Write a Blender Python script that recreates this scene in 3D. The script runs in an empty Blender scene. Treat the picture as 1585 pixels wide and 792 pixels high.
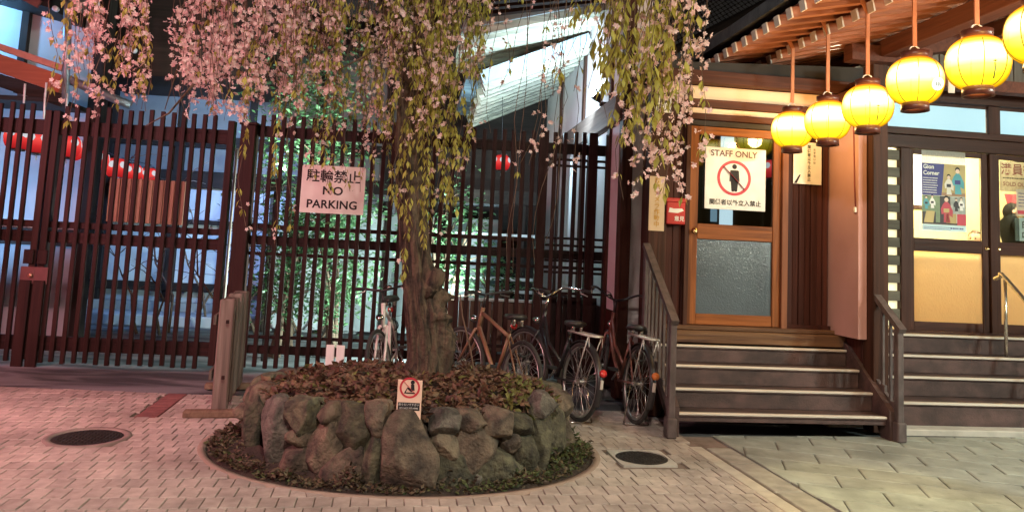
import bpy, bmesh, math, random
import numpy as np
from mathutils import Vector, Matrix, noise
R = math.radians
sc = bpy.context.scene
COL = sc.collection
random.seed(7)
rng = np.random.default_rng(11)

# ------------------------------------------------------------------ camera
EYE = 1.45
PITCH, ROLL, FPX = R(5.7), R(2.75), 1150.0          # focal length in photo pixels (photo is 1585 wide)
_f = np.array([0, math.cos(PITCH), math.sin(PITCH)])
_r0 = np.array([1.0, 0, 0]); _u0 = np.cross(_r0, _f)
_r = _r0*math.cos(ROLL) + _u0*math.sin(ROLL)
_u = -_r0*math.sin(ROLL) + _u0*math.cos(ROLL)
cam = bpy.data.cameras.new('camera')
cam.sensor_width = 36; cam.lens = 36*FPX/1585
cam.shift_y = -(396-270)/1585
cam.clip_end = 500; cam.clip_start = 0.05
co = bpy.data.objects.new('camera', cam); COL.objects.link(co)
M = Matrix.Identity(4)
for i in range(3):
    M[i][0] = _r[i]; M[i][1] = _u[i]; M[i][2] = -_f[i]
M[0][3], M[1][3], M[2][3] = 0, 0, EYE
co.matrix_world = M
sc.camera = co

# survey helpers: where the line of sight through a photo point meets a plane of the place
def ray(px, py): return _f + _r*(px-792.5)/FPX + _u*(270-py)/FPX
def on_ground(px, py, z=0.0):
    d = ray(px, py); return np.array([0, 0, EYE]) + d*(z-EYE)/d[2]
def at_depth(px, py, y):
    d = ray(px, py); return np.array([0, 0, EYE]) + d*y/d[1]
class Frame:
    def __init__(s, yaw): s.yaw = R(yaw); s.c = math.cos(s.yaw); s.s = math.sin(s.yaw)
    def w(s, p): return Vector((p[0]*s.c-p[1]*s.s, p[0]*s.s+p[1]*s.c, p[2]))
    def l(s, P): return np.array([P[0]*s.c+P[1]*s.s, -P[0]*s.s+P[1]*s.c, P[2]])
    def fd(s, px, py, d):
        v = s.l(ray(px, py)); return np.array([0, 0, EYE]) + v*d/v[1]
W, B, F, GR = Frame(0), Frame(7), Frame(4), Frame(9.5)

# ------------------------------------------------------------------ world, exposure
sc.view_settings.view_transform = 'Standard'; sc.view_settings.look = 'None'
sc.view_settings.exposure = 0.42; sc.view_settings.gamma = 1
sc.cycles.use_denoising = True
sc.cycles.max_bounces = 7; sc.cycles.transparent_max_bounces = 12
sc.cycles.sample_clamp_indirect = 4
world = bpy.data.worlds.new('World'); sc.world = world; world.use_nodes = True
wn = world.node_tree.nodes; wl = world.node_tree.links
bg = wn['Background']; sky = wn.new('ShaderNodeTexSky'); sky.sky_type = 'NISHITA'
sky.sun_disc = False; sky.sun_elevation = R(-1); sky.sun_rotation = R(200)
wl.new(sky.outputs[0], bg.inputs[0]); bg.inputs[1].default_value = 0.06

def lamp(name, kind, loc, power, color, radius=0.1, target=None, spot=None, blend=0.4):
    L = bpy.data.lights.new(name, kind); L.energy = power; L.color = color
    if kind in ('POINT', 'SPOT'): L.shadow_soft_size = radius
    if kind == 'SPOT': L.spot_size = R(spot); L.spot_blend = blend
    o = bpy.data.objects.new(name, L); COL.objects.link(o); o.location = loc
    if target is not None:
        o.rotation_euler = (Vector(target)-Vector(loc)).to_track_quat('-Z', 'Y').to_euler()
    return o

# ------------------------------------------------------------------ materials
MATS = {}
def _mat(name):
    m = bpy.data.materials.new(name); m.use_nodes = True
    return m, m.node_tree.nodes, m.node_tree.links, m.node_tree.nodes['Principled BSDF']
def mat(name, col, col2=None, rough=0.7, scale=(6, 6, 6), detail=5, bump=0.0, bscale=None, metal=0.0,
        vary=0.0, contrast=(0.35, 0.65), emit=0.0, ecol=None, spec=0.5, trans=0.0, warp=0.0):
    """procedural material: two colours mixed by noise in object space, per-object tint, bump"""
    if name in MATS: return MATS[name]
    m, n, l, p = _mat(name)
    p.inputs['Roughness'].default_value = rough; p.inputs['Metallic'].default_value = metal
    p.inputs['Specular IOR Level'].default_value = spec
    if trans: p.inputs['Transmission Weight'].default_value = trans
    tc = n.new('ShaderNodeTexCoord'); mp = n.new('ShaderNodeMapping'); mp.inputs['Scale'].default_value = scale
    oi = n.new('ShaderNodeObjectInfo')
    l.new(tc.outputs['Object'], mp.inputs['Vector'])
    off = n.new('ShaderNodeVectorMath'); off.operation = 'SCALE'; off.inputs['Scale'].default_value = 37.0
    cmb = n.new('ShaderNodeCombineXYZ')
    for k in range(3): l.new(oi.outputs['Random'], cmb.inputs[k])
    l.new(cmb.outputs[0], off.inputs[0]); l.new(off.outputs[0], mp.inputs['Location'])
    nz = n.new('ShaderNodeTexNoise'); nz.inputs['Scale'].default_value = 1; nz.inputs['Detail'].default_value = detail
    nz.inputs['Distortion'].default_value = warp
    l.new(mp.outputs[0], nz.inputs['Vector'])
    rp = n.new('ShaderNodeValToRGB')
    rp.color_ramp.elements[0].position = contrast[0]; rp.color_ramp.elements[1].position = contrast[1]
    rp.color_ramp.elements[0].color = (*col, 1); rp.color_ramp.elements[1].color = (*(col2 or [c*0.75 for c in col]), 1)
    l.new(nz.outputs['Fac'], rp.inputs['Fac'])
    out = rp.outputs[0]
    if vary:
        hs = n.new('ShaderNodeHueSaturation'); mr = n.new('ShaderNodeMapRange')
        mr.inputs['To Min'].default_value = 1-vary; mr.inputs['To Max'].default_value = 1+vary
        l.new(oi.outputs['Random'], mr.inputs['Value']); l.new(mr.outputs[0], hs.inputs['Value']); l.new(out, hs.inputs['Color'])
        out = hs.outputs[0]
    l.new(out, p.inputs['Base Color'])
    if bump:
        b = n.new('ShaderNodeBump'); b.inputs['Strength'].default_value = bump; b.inputs['Distance'].default_value = 0.02
        n2 = nz
        if bscale:
            n2 = n.new('ShaderNodeTexNoise'); n2.inputs['Scale'].default_value = bscale; n2.inputs['Detail'].default_value = 4
            l.new(tc.outputs['Object'], n2.inputs['Vector'])
        l.new(n2.outputs['Fac'], b.inputs['Height']); l.new(b.outputs[0], p.inputs['Normal'])
    if emit:
        p.inputs['Emission Color'].default_value = (*(ecol or col), 1); p.inputs['Emission Strength'].default_value = emit
    MATS[name] = m
    return m
def dirt(m, scale=1.1, lo=.62, fine=9.0):
    """stains that run across neighbouring pieces (world position)"""
    n, l = m.node_tree.nodes, m.node_tree.links; p = n['Principled BSDF']; src = p.inputs['Base Color'].links[0].from_socket
    g = n.new('ShaderNodeNewGeometry'); a = n.new('ShaderNodeTexNoise'); a.inputs['Scale'].default_value = scale; a.inputs['Detail'].default_value = 8; a.inputs['Roughness'].default_value = .65
    l.new(g.outputs['Position'], a.inputs['Vector']); r = n.new('ShaderNodeMapRange'); r.inputs['From Min'].default_value = .35; r.inputs['From Max'].default_value = .58; r.inputs['To Min'].default_value = lo; r.inputs['To Max'].default_value = 1.04
    b = n.new('ShaderNodeTexNoise'); b.inputs['Scale'].default_value = fine; b.inputs['Detail'].default_value = 3; l.new(g.outputs['Position'], b.inputs['Vector'])
    r2 = n.new('ShaderNodeMapRange'); r2.inputs['From Min'].default_value = .27; r2.inputs['From Max'].default_value = .36; r2.inputs['To Min'].default_value = .72; r2.inputs['To Max'].default_value = 1
    l.new(a.outputs['Fac'], r.inputs['Value']); l.new(b.outputs['Fac'], r2.inputs['Value'])
    k = n.new('ShaderNodeMath'); k.operation = 'MULTIPLY'; l.new(r.outputs[0], k.inputs[0]); l.new(r2.outputs[0], k.inputs[1])
    h = n.new('ShaderNodeHueSaturation'); l.new(src, h.inputs['Color']); l.new(k.outputs[0], h.inputs['Value']); l.new(h.outputs[0], p.inputs['Base Color']); return m
def glass(name, tint=(0.9, 0.95, 0.93), refl=0.12, rough=0.02):
    if name in MATS: return MATS[name]
    m, n, l, p = _mat(name); n.remove(p)
    t = n.new('ShaderNodeBsdfTransparent'); t.inputs[0].default_value = (*tint, 1)
    g = n.new('ShaderNodeBsdfGlossy'); g.inputs['Roughness'].default_value = rough
    lw = n.new('ShaderNodeFresnel'); lw.inputs[0].default_value = 1.5
    ad = n.new('ShaderNodeMath'); ad.operation = 'ADD'; ad.inputs[1].default_value = refl
    mx = n.new('ShaderNodeMixShader')
    l.new(lw.outputs[0], ad.inputs[0]); l.new(ad.outputs[0], mx.inputs[0]); l.new(t.outputs[0], mx.inputs[1]); l.new(g.outputs[0], mx.inputs[2])
    l.new(mx.outputs[0], n['Material Output'].inputs[0])
    MATS[name] = m; return m
def frosted(name, col, bump=0.4, bscale=60, diff=0.45, clear=0.0):
    """pressed glass: light from behind spreads through it"""
    if name in MATS: return MATS[name]
    m, n, l, p = _mat(name); n.remove(p)
    t = n.new('ShaderNodeBsdfTranslucent'); t.inputs[0].default_value = (*col, 1)
    d = n.new('ShaderNodeBsdfDiffuse'); d.inputs[0].default_value = (*[c*0.6 for c in col], 1)
    g = n.new('ShaderNodeBsdfGlossy'); g.inputs['Roughness'].default_value = 0.18
    tc = n.new('ShaderNodeTexCoord'); nz = n.new('ShaderNodeTexNoise'); nz.inputs['Scale'].default_value = bscale; nz.inputs['Detail'].default_value = 3
    nz.inputs['Distortion'].default_value = 1.2
    mp = n.new('ShaderNodeMapping'); mp.inputs['Scale'].default_value = (1, 1, .35); l.new(tc.outputs['Object'], mp.inputs[0]); l.new(mp.outputs[0], nz.inputs['Vector'])
    n3 = n.new('ShaderNodeTexNoise'); n3.inputs['Scale'].default_value = 95; n3.inputs['Detail'].default_value = 2; l.new(mp.outputs[0], n3.inputs['Vector'])
    rp = n.new('ShaderNodeValToRGB'); rp.color_ramp.elements[0].position = .3; rp.color_ramp.elements[1].position = .7; rp.color_ramp.elements[0].color = (*[c*.62 for c in col], 1); rp.color_ramp.elements[1].color = (*[min(c*1.15, 1) for c in col], 1)
    l.new(n3.outputs['Fac'], rp.inputs[0]); l.new(rp.outputs[0], t.inputs[0])
    b = n.new('ShaderNodeBump'); b.inputs['Strength'].default_value = bump; b.inputs['Distance'].default_value = 0.01
    l.new(nz.outputs['Fac'], b.inputs['Height'])
    for s in (t, d, g): l.new(b.outputs[0], s.inputs['Normal'])
    m1 = n.new('ShaderNodeMixShader'); m1.inputs[0].default_value = diff; l.new(t.outputs[0], m1.inputs[1]); l.new(d.outputs[0], m1.inputs[2])
    m2 = n.new('ShaderNodeMixShader'); m2.inputs[0].default_value = 0.12; l.new(m1.outputs[0], m2.inputs[1]); l.new(g.outputs[0], m2.inputs[2])
    l.new(m2.outputs[0], n['Material Output'].inputs[0])
    MATS[name] = m; return m
def rough_glass(name, tint, rough=.32, milky=.3):
    """pressed pane: what is behind it shows as a blur"""
    m, n, l, p = _mat(name); n.remove(p)
    a = n.new('ShaderNodeBsdfRefraction'); a.inputs['IOR'].default_value = 1.12; a.inputs['Roughness'].default_value = rough; a.inputs['Color'].default_value = (*tint, 1)
    t = n.new('ShaderNodeBsdfTranslucent'); t.inputs[0].default_value = (*[c*.9 for c in tint], 1); g = n.new('ShaderNodeBsdfGlossy'); g.inputs['Roughness'].default_value = .2
    tc = n.new('ShaderNodeTexCoord'); mp = n.new('ShaderNodeMapping'); mp.inputs['Scale'].default_value = (90, 90, 28); nz = n.new('ShaderNodeTexNoise'); nz.inputs['Scale'].default_value = 1; nz.inputs['Detail'].default_value = 3
    l.new(tc.outputs['Object'], mp.inputs[0]); l.new(mp.outputs[0], nz.inputs['Vector']); b = n.new('ShaderNodeBump'); b.inputs['Strength'].default_value = .5; b.inputs['Distance'].default_value = .01; l.new(nz.outputs['Fac'], b.inputs['Height'])
    for s in (a, t, g): l.new(b.outputs[0], s.inputs['Normal'])
    m1 = n.new('ShaderNodeMixShader'); m1.inputs[0].default_value = milky; l.new(a.outputs[0], m1.inputs[1]); l.new(t.outputs[0], m1.inputs[2])
    m2 = n.new('ShaderNodeMixShader'); m2.inputs[0].default_value = .07; l.new(m1.outputs[0], m2.inputs[1]); l.new(g.outputs[0], m2.inputs[2]); l.new(m2.outputs[0], n['Material Output'].inputs[0])
    MATS[name] = m; return m
def leafmat(name, c1, c2, trans=0.35, rough=0.6):
    """leaf: colour differs from leaf to leaf, some light passes through"""
    if name in MATS: return MATS[name]
    m, n, l, p = _mat(name); n.remove(p)
    g = n.new('ShaderNodeNewGeometry'); rp = n.new('ShaderNodeValToRGB')
    rp.color_ramp.elements[0].color = (*c1, 1); rp.color_ramp.elements[1].color = (*c2, 1)
    l.new(g.outputs['Random Per Island'], rp.inputs[0])
    d = n.new('ShaderNodeBsdfPrincipled'); d.inputs['Roughness'].default_value = rough; t = n.new('ShaderNodeBsdfTranslucent')
    l.new(rp.outputs[0], d.inputs['Base Color']); l.new(rp.outputs[0], t.inputs[0])
    mx = n.new('ShaderNodeMixShader'); mx.inputs[0].default_value = trans
    l.new(d.outputs[0], mx.inputs[1]); l.new(t.outputs[0], mx.inputs[2]); l.new(mx.outputs[0], n['Material Output'].inputs[0])
    MATS[name] = m; return m
def glow(name, col, strength):
    if name in MATS: return MATS[name]
    m, n, l, p = _mat(name); n.remove(p)
    e = n.new('ShaderNodeEmission'); e.inputs[0].default_value = (*col, 1); e.inputs[1].default_value = strength
    l.new(e.outputs[0], n['Material Output'].inputs[0]); MATS[name] = m; return m

def wood(name, c1, c2, axis='z', rough=0.65, bump=0.25, vary=0.18, fine=1.0):
    s = {'x': (1.2, 26, 26), 'y': (26, 1.2, 26), 'z': (26, 26, 1.2)}[axis]
    return mat(name, c1, c2, rough, tuple(k*fine for k in s), 6, bump, None, 0, vary, (0.3, 0.7), warp=0.6, spec=.18)

# ------------------------------------------------------------------ mesh builder
class MB:
    def __init__(s): s.v = []; s.f = []; s.m = []; s.smooth = []
    def add(s, vs, fs, mi=0, sm=False):
        o = len(s.v); s.v += [tuple(p) for p in vs]; s.f += [tuple(i+o for i in f) for f in fs]
        s.m += [mi]*len(fs); s.smooth += [sm]*len(fs); return s
    def box(s, a, b, mi=0, ch=0.0):
        (x0, y0, z0), (x1, y1, z1) = [tuple(map(min, zip(a, b))), tuple(map(max, zip(a, b)))]
        if ch <= 0:
            return s.add([(x0, y0, z0), (x1, y0, z0), (x1, y1, z0), (x0, y1, z0), (x0, y0, z1), (x1, y0, z1), (x1, y1, z1), (x0, y1, z1)],
                  [(0, 3, 2, 1), (4, 5, 6, 7), (0, 1, 5, 4), (1, 2, 6, 5), (2, 3, 7, 6), (3, 0, 4, 7)], mi)
        c = min(ch, (x1-x0)*.45, (y1-y0)*.45, (z1-z0)*.45)
        vs = []
        for z, zz in ((z0, c), (z1, -c)):
            for x, xx in ((x0, c), (x1, -c)):
                for y, yy in ((y0, c), (y1, -c)):
                    vs += [(x, y+yy, z+zz), (x+xx, y, z+zz), (x+xx, y+yy, z)]
        I = lambda zi, xi, yi, k: ((zi*2+xi)*2+yi)*3+k
        fs = []
        for xi in (0, 1): 
            q = [I(0, xi, 0, 0), I(0, xi, 1, 0), I(1, xi, 1, 0), I(1, xi, 0, 0)]; fs.append(q if xi else q[::-1])
        for yi in (0, 1):
            q = [I(0, 0, yi, 1), I(0, 1, yi, 1), I(1, 1, yi, 1), I(1, 0, yi, 1)]; fs.append(q[::-1] if yi else q)
        for zi in (0, 1):
            q = [I(zi, 0, 0, 2), I(zi, 1, 0, 2), I(zi, 1, 1, 2), I(zi, 0, 1, 2)]; fs.append(q if zi else q[::-1])
        for zi in (0, 1):
            for xi in (0, 1):
                fs.append([I(zi, xi, 0, 0), I(zi, xi, 1, 0), I(zi, xi, 1, 2), I(zi, xi, 0, 2)])
            for yi in (0, 1):
                fs.append([I(zi, 0, yi, 1), I(zi, 1, yi, 1), I(zi, 1, yi, 2), I(zi, 0, yi, 2)])
        for xi in (0, 1):
            for yi in (0, 1):
                fs.append([I(0, xi, yi, 0), I(1, xi, yi, 0), I(1, xi, yi, 1), I(0, xi, yi, 1)])
                for zi in (0, 1): fs.append([I(zi, xi, yi, 0), I(zi, xi, yi, 1), I(zi, xi, yi, 2)])
        return s.add(vs, fs, mi)
    def prism(s, poly, axis, a, b, mi=0):
        """polygon extruded along axis from a to b; poly in the two remaining axes (in order)"""
        def P(p, t): return {'x': (t, p[0], p[1]), 'y': (p[0], t, p[1]), 'z': (p[0], p[1], t)}[axis]
        n = len(poly); vs = [P(p, a) for p in poly]+[P(p, b) for p in poly]
        return s.add(vs, [tuple(range(n))[::-1], tuple(range(n, 2*n))]+[(i, (i+1) % n, n+(i+1) % n, n+i) for i in range(n)], mi)
    def beam(s, p, q, w, h, mi=0, up=(0, 0, 1)):
        """rectangular bar from p to q"""
        p, q = Vector(p), Vector(q); d = (q-p).normalized(); u = Vector(up)
        x = d.cross(u).normalized(); y = x.cross(d)
        vs = [e+x*a*w/2+y*b*h/2 for e in (p, q) for a, b in ((-1, -1), (1, -1), (1, 1), (-1, 1))]
        return s.add(vs, [(0, 3, 2, 1), (4, 5, 6, 7), (0, 1, 5, 4), (1, 2, 6, 5), (2, 3, 7, 6), (3, 0, 4, 7)], mi)
    def tube(s, pts, rad, n=8, mi=0, cap=True, sm=True):
        pts = [Vector(p) for p in pts]; k = len(pts)
        if not hasattr(rad, '__len__'): rad = [rad]*k
        vs = []; fs = []; t0 = (pts[1]-pts[0]).normalized()
        nrm = t0.orthogonal().normalized()
        for i, p in enumerate(pts):
            t = (pts[min(i+1, k-1)]-pts[max(i-1, 0)])
            t = t.normalized() if t.length > 1e-9 else t0
            nrm = (nrm-t*nrm.dot(t)); nrm = nrm.normalized() if nrm.length > 1e-6 else t.orthogonal().normalized()
            b = t.cross(nrm)
            for j in range(n):
                a = 2*math.pi*j/n; vs.append(p+(nrm*math.cos(a)+b*math.sin(a))*rad[i])
        for i in range(k-1):
            for j in range(n):
                fs.append((i*n+j, i*n+(j+1) % n, (i+1)*n+(j+1) % n, (i+1)*n+j))
        if cap: fs += [tuple(range(n))[::-1], tuple((k-1)*n+j for j in range(n))]
        return s.add(vs, fs, mi, sm)
    def lathe(s, prof, c=(0, 0, 0), n=24, mi=0, axis='z', sm=True):
        vs = []; fs = []
        for r, h in prof:
            for j in range(n):
                a = 2*math.pi*j/n; x, y = r*math.cos(a), r*math.sin(a)
                vs.append({'z': (c[0]+x, c[1]+y, c[2]+h), 'y': (c[0]+x, c[1]+h, c[2]+y), 'x': (c[0]+h, c[1]+x, c[2]+y)}[axis])
        for i in range(len(prof)-1):
            for j in range(n): fs.append((i*n+j, i*n+(j+1) % n, (i+1)*n+(j+1) % n, (i+1)*n+j))
        fs += [tuple(range(n))[::-1], tuple((len(prof)-1)*n+j for j in range(n))]
        return s.add(vs, fs, mi, sm)
    def torus(s, R0, r, c=(0, 0, 0), n=32, m=8, axis='y', mi=0):
        vs = []; fs = []
        for i in range(n):
            a = 2*math.pi*i/n
            for j in range(m):
                b = 2*math.pi*j/m; q = R0+r*math.cos(b); h = r*math.sin(b); x, z = q*math.cos(a), q*math.sin(a)
                vs.append({'y': (c[0]+x, c[1]+h, c[2]+z), 'z': (c[0]+x, c[1]+z, c[2]+h), 'x': (c[0]+h, c[1]+x, c[2]+z)}[axis])
                fs.append((i*m+j, ((i+1) % n)*m+j, ((i+1) % n)*m+(j+1) % m, i*m+(j+1) % m))
        return s.add(vs, fs, mi, True)
    def mesh(s, name, mats, base=(0, 0, 0)):
        me = bpy.data.meshes.new(name)
        v = np.array(s.v, dtype=float)-np.array(base, dtype=float)
        me.from_pydata(v.tolist(), [], s.f)
        for m in (mats if isinstance(mats, (list, tuple)) else [mats]): me.materials.append(m)
        me.polygons.foreach_set('material_index', s.m); me.polygons.foreach_set('use_smooth', s.smooth)
        bm = bmesh.new(); bm.from_mesh(me); bmesh.ops.recalc_face_normals(bm, faces=bm.faces); bm.to_mesh(me); bm.free()
        me.update(); return me

def newobj(name, data, parent=None):
    o = bpy.data.objects.new(name, data); COL.objects.link(o)
    if parent is not None: o.parent = parent
    return o
def tag(o, label=None, cat=None, group=None, kind=None):
    if label: o['label'] = label
    if cat: o['category'] = cat
    if group: o['group'] = group
    if kind: o['kind'] = kind
    return o
class Thing:
    """an Empty at the thing's base; parts are given in the coordinates of the frame it stands in"""
    def __init__(s, name, label, cat, frame=W, base=(0, 0, 0), group=None, kind=None):
        s.fr, s.base = frame, tuple(base)
        s.o = newobj(name, None); s.o.empty_display_size = 0.1
        s.o.location = frame.w(base); s.o.rotation_euler = (0, 0, frame.yaw)
        tag(s.o, label, cat, group, kind)
    def part(s, name, mb, m, parent=None, label=None, kind=None):
        o = newobj(name, mb.mesh(name, m, s.base), parent or s.o)
        return tag(o, label, None, None, kind)
    def box(s, name, a, b, m, parent=None, ch=0.004, label=None):
        return s.part(name, MB().box(a, b, 0, ch), m, parent, label)
def solo(name, label, cat, mb, m, frame=W, base=(0, 0, 0), group=None, kind=None):
    o = newobj(name, mb.mesh(name, m, base)); o.location = frame.w(base); o.rotation_euler = (0, 0, frame.yaw)
    return tag(o, label, cat, group, kind)
def copy_tree(o, parent=None):
    c = o.copy(); COL.objects.link(c); c.parent = parent
    for ch in list(o.children): copy_tree(ch, c)
    return c

def text_mb(txt, size, bold=0.0, align='CENTER', space=1.0, depth=0.0008):
    """flat lettering in the x-z plane facing -y, centred on the origin"""
    cu = bpy.data.curves.new('lettering', 'FONT'); cu.body = txt; cu.size = size; cu.align_x = align; cu.align_y = 'CENTER'
    cu.offset = bold; cu.space_character = space; cu.resolution_u = 3
    o = bpy.data.objects.new('lettering', cu); me = o.to_mesh()
    mb = MB(); vs = [(v.co.x, -depth, v.co.y) for v in me.vertices]
    mb.add(vs, [tuple(p.vertices) for p in me.polygons])
    o.to_mesh_clear(); bpy.data.objects.remove(o); bpy.data.curves.remove(cu)
    return mb
def place(mb, p, rz=0.0, ry=0.0, sx=1.0):
    c, s_ = math.cos(rz), math.sin(rz); cy, sy = math.cos(ry), math.sin(ry)
    out = []
    for x, y, z in mb.v:
        x *= sx
        x, z = x*cy+z*sy, -x*sy+z*cy
        out.append((p[0]+x*c-y*s_, p[1]+x*s_+y*c, p[2]+z))
    mb.v = out; return mb

# ================================================================== THE SETTING: ground
ASPH = mat('asphalt', (.10, .10, .105), (.045, .045, .05), .85, (3, 3, 3), 8, .3, 90, contrast=(.3, .75))
PAVER = mat('paver', (.52, .44, .385), (.41, .345, .30), .85, (14, 14, 14), 8, .35, 160, vary=.11)
PAVERD = mat('paver_dark', (.27, .105, .095), (.20, .08, .075), .85, (14, 14, 14), 8, .35, 160, vary=.11)
dirt(PAVER); dirt(PAVERD)
JOINT = mat('joint_sand', (.22, .16, .135), (.13, .095, .075), .95, (9, 9, 9), 6, .2, 120)
SLAB = mat('slab_stone', (.36, .375, .335), (.245, .26, .23), .8, (5, 5, 5), 9, .35, 170, vary=.10, contrast=(.25, .75))
dirt(SLAB, 1.4, .6)
KERB = mat('kerb_stone', (.52, .46, .39), (.40, .35, .295), .85, (9, 9, 9), 8, .4, 140, vary=.1)
IRON = mat('cast_iron', (.05, .043, .038), (.028, .024, .022), .6, (12, 12, 12), 6, .3, 200, metal=.5)
CONC = mat('concrete', (.50, .46, .41), (.38, .35, .31), .9, (7, 7, 7), 7, .3, 120)

g = MB(); n = 24
g.box((-200, -200, -.6), (200, 200, -.03))
solo('ground', None, None, g, ASPH, W, (0, 0, -.03), kind='structure')
# worn asphalt lane under and behind the fence (a sheet, its front edge against the pavers)
g = MB(); g.box((-14, 6.87, -.06), (2.6, 40, -.012))
solo('asphalt_lane', None, None, g, mat('lane_asphalt', (.20, .20, .21), (.06, .06, .065), .8, (.9, 3.2, 1), 8, .3, 70, contrast=(.4, .6), warp=.8), W, (0, 6.87, -.012), kind='structure')

HC = (-.69, 5.55); HA, HB = 1.37, 1.10                    # planting hole in the paving (ellipse)
def hole(x, y, k=1.0): return ((x-HC[0])/(HA*k))**2+((y-HC[1])/(HB*k))**2
# kerb line between the brick paving and the stone slabs, in the paving frame (s = const)
K0 = GR.l((1.566, 5.938, 0)); KS = K0[0]
CURB_Y = lambda x: 6.905+0.04*(x+3.6)                      # back edge of the pavers
pav = Thing('brick_pavement', None, None, GR, (0, 0, 0), kind='structure')
g = MB(); g.box((-9, -3, -.05), (KS-.02, 6.3, -.012)); 
base_pts = [(-9, -3), (KS, -3), (KS, 7.05), (-9, 8.6)]
def clipx(poly):   # keep the part on the camera's side of the curb line
    out = []
    f = lambda p: (lambda P: CURB_Y(P[0])-P[1])(GR.w((p[0], p[1], 0)))
    for i, p in enumerate(poly):
        q = poly[(i+1) % len(poly)]; a, b = f(p), f(q)
        if a >= 0: out.append(p)
        if a*b < 0: t = a/(a-b); out.append((p[0]+(q[0]-p[0])*t, p[1]+(q[1]-p[1])*t))
    return out
g = MB(); g.prism(clipx(base_pts), 'z', -.06, -.013)
pav.part('bedding', g, JOINT)
PW, PD, GAP = .099, .172, .0055
MH1 = (-2.877, 5.371); MH1R = .235; MH2 = GR.l((1.03, 5.53, 0)); MH2B = (.42, .40)
BAND = GR.l((-2.86, 6.45, 0))[0]
bricks = []
row = 0; d = .2
while d < 8.4:
    s = -9 + (row % 2)*PW/2
    while s < KS-.13:
        c = (s+PW/2, d+PD/2); P = GR.w((c[0], c[1], 0))
        ok = hole(P.x, P.y) > 1.0 and (P.x-MH1[0])**2+(P.y-MH1[1])**2 > (MH1R+.01)**2
        if abs(c[0]-MH2[0]) < MH2B[0]/2+.0 and abs(c[1]-MH2[1]) < MH2B[1]/2: ok = False
        if abs(c[0]-BAND) < .085+PW/2 and P.y > 5.98: ok = False
        if P.y < 7.2 and P.y > 5.9 and abs(c[0]-BAND) < .085+PW and not ok and hole(P.x, P.y) > 1:
            q_ = [(max(s, BAND+.09) if c[0] > BAND else s, d), (s+PW if c[0] > BAND else min(s+PW, BAND-.09), d)]
            if q_[1][0]-q_[0][0] > .03 and P.y < 7.2:
                pl_ = clipx([(q_[0][0]+.004, d+.004), (q_[1][0]-.004, d+.004), (q_[1][0]-.004, d+PD-.004), (q_[0][0]+.004, d+PD-.004)])
                if len(pl_) > 2: bricks.append((P.y, pl_, False, False, c))
        if ok and P.y < 7.2 and P.x > -7.5:
            poly = [(s+GAP/2, d+GAP/2), (s+PW-GAP/2, d+GAP/2), (s+PW-GAP/2, d+PD-GAP/2), (s+GAP/2, d+PD-GAP/2)]
            poly = clipx(poly)
            if len(poly) >= 3:
                fixed = []
                for p in poly:
                    Q = GR.w((p[0], p[1], 0)); h = hole(Q.x, Q.y)
                    if h < 1.0:
                        k = 1.0/math.sqrt(h); Q = Vector((HC[0]+(Q.x-HC[0])*k, HC[1]+(Q.y-HC[1])*k, 0))
                    dd = math.hypot(Q.x-MH1[0], Q.y-MH1[1])
                    if dd < MH1R+.03:
                        k = (MH1R+.03)/dd; Q = Vector((MH1[0]+(Q.x-MH1[0])*k, MH1[1]+(Q.y-MH1[1])*k, 0))
                    q = GR.l(Q); q = [q[0], q[1]]
                    if abs(q[0]-MH2[0]) < MH2B[0]/2+.01 and abs(q[1]-MH2[1]) < MH2B[1]/2+.01:
                        if abs(abs(q[1]-MH2[1])-MH2B[1]/2) < abs(abs(q[0]-MH2[0])-MH2B[0]/2): q[1] = MH2[1]+math.copysign(MH2B[1]/2+.01, q[1]-MH2[1])
                        else: q[0] = MH2[0]+math.copysign(MH2B[0]/2+.01, q[0]-MH2[0])
                    fixed.append(tuple(q))
                full = fixed == poly and len(poly) == 4
                dark = False
                v = P.y; px = 792+(P.x/P.y)*FPX; py = 385+EYE/P.y*FPX
                seen = -30 < px < 1620 and py < 830 and P.y > 3.5
                bricks.append((P.y if seen else 99, fixed, full, dark, c))
        s += PW
    d += PD; row += 1
d = GR.l((BAND*0-2.78, 5.98, 0))[1]
while d < 7.6:
    poly = clipx([(BAND-.082, d+.004), (BAND+.082, d+.004), (BAND+.082, d+.106), (BAND-.082, d+.106)])
    if len(poly) > 2: bricks.append((99, poly, False, True, (BAND, d)))
    d += .11
bricks.sort(key=lambda t: t[0])
def brick_mb(poly, c=(0, 0), tz=0.0, ch=.004):
    mb = MB(); q = [(p[0]-c[0], p[1]-c[1]) for p in poly]; m = (sum(p[0] for p in q)/len(q), sum(p[1] for p in q)/len(q))
    inn = [(p[0]+(m[0]-p[0])*.05, p[1]+(m[1]-p[1])*.035) for p in q]; n = len(q)
    vs = [(*p, -.05) for p in q]+[(*p, tz-.004) for p in q]+[(*p, tz) for p in inn]
    fs = [tuple(range(2*n, 3*n))]
    for i in range(n):
        j = (i+1) % n; fs += [(i, j, n+j, n+i), (n+i, n+j, 2*n+j, 2*n+i)]
    return mb.add(vs, fs)
proto = None; stuff = MB(); stuffd = MB()
for i, (key, poly, full, dark, c) in enumerate(bricks):
    tz = random.uniform(-.0025, .002)
    if i < 300:
        if full and proto is None: proto = brick_mb(poly, c).mesh('paver', PAVER)
        me = proto if full else brick_mb(poly, c).mesh('paver', PAVER)
        o = newobj('paver', me, pav.o); o.location = (c[0], c[1], tz); o.rotation_euler = (random.uniform(-.008, .008), random.uniform(-.012, .012), random.uniform(-.006, .006))
    else:
        b = brick_mb(poly, (0, 0), tz); (stuffd if dark else stuff).add(b.v, b.f)
pv2 = PAVER.copy()   # the same paver, tint taken per brick of the joined field
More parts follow.
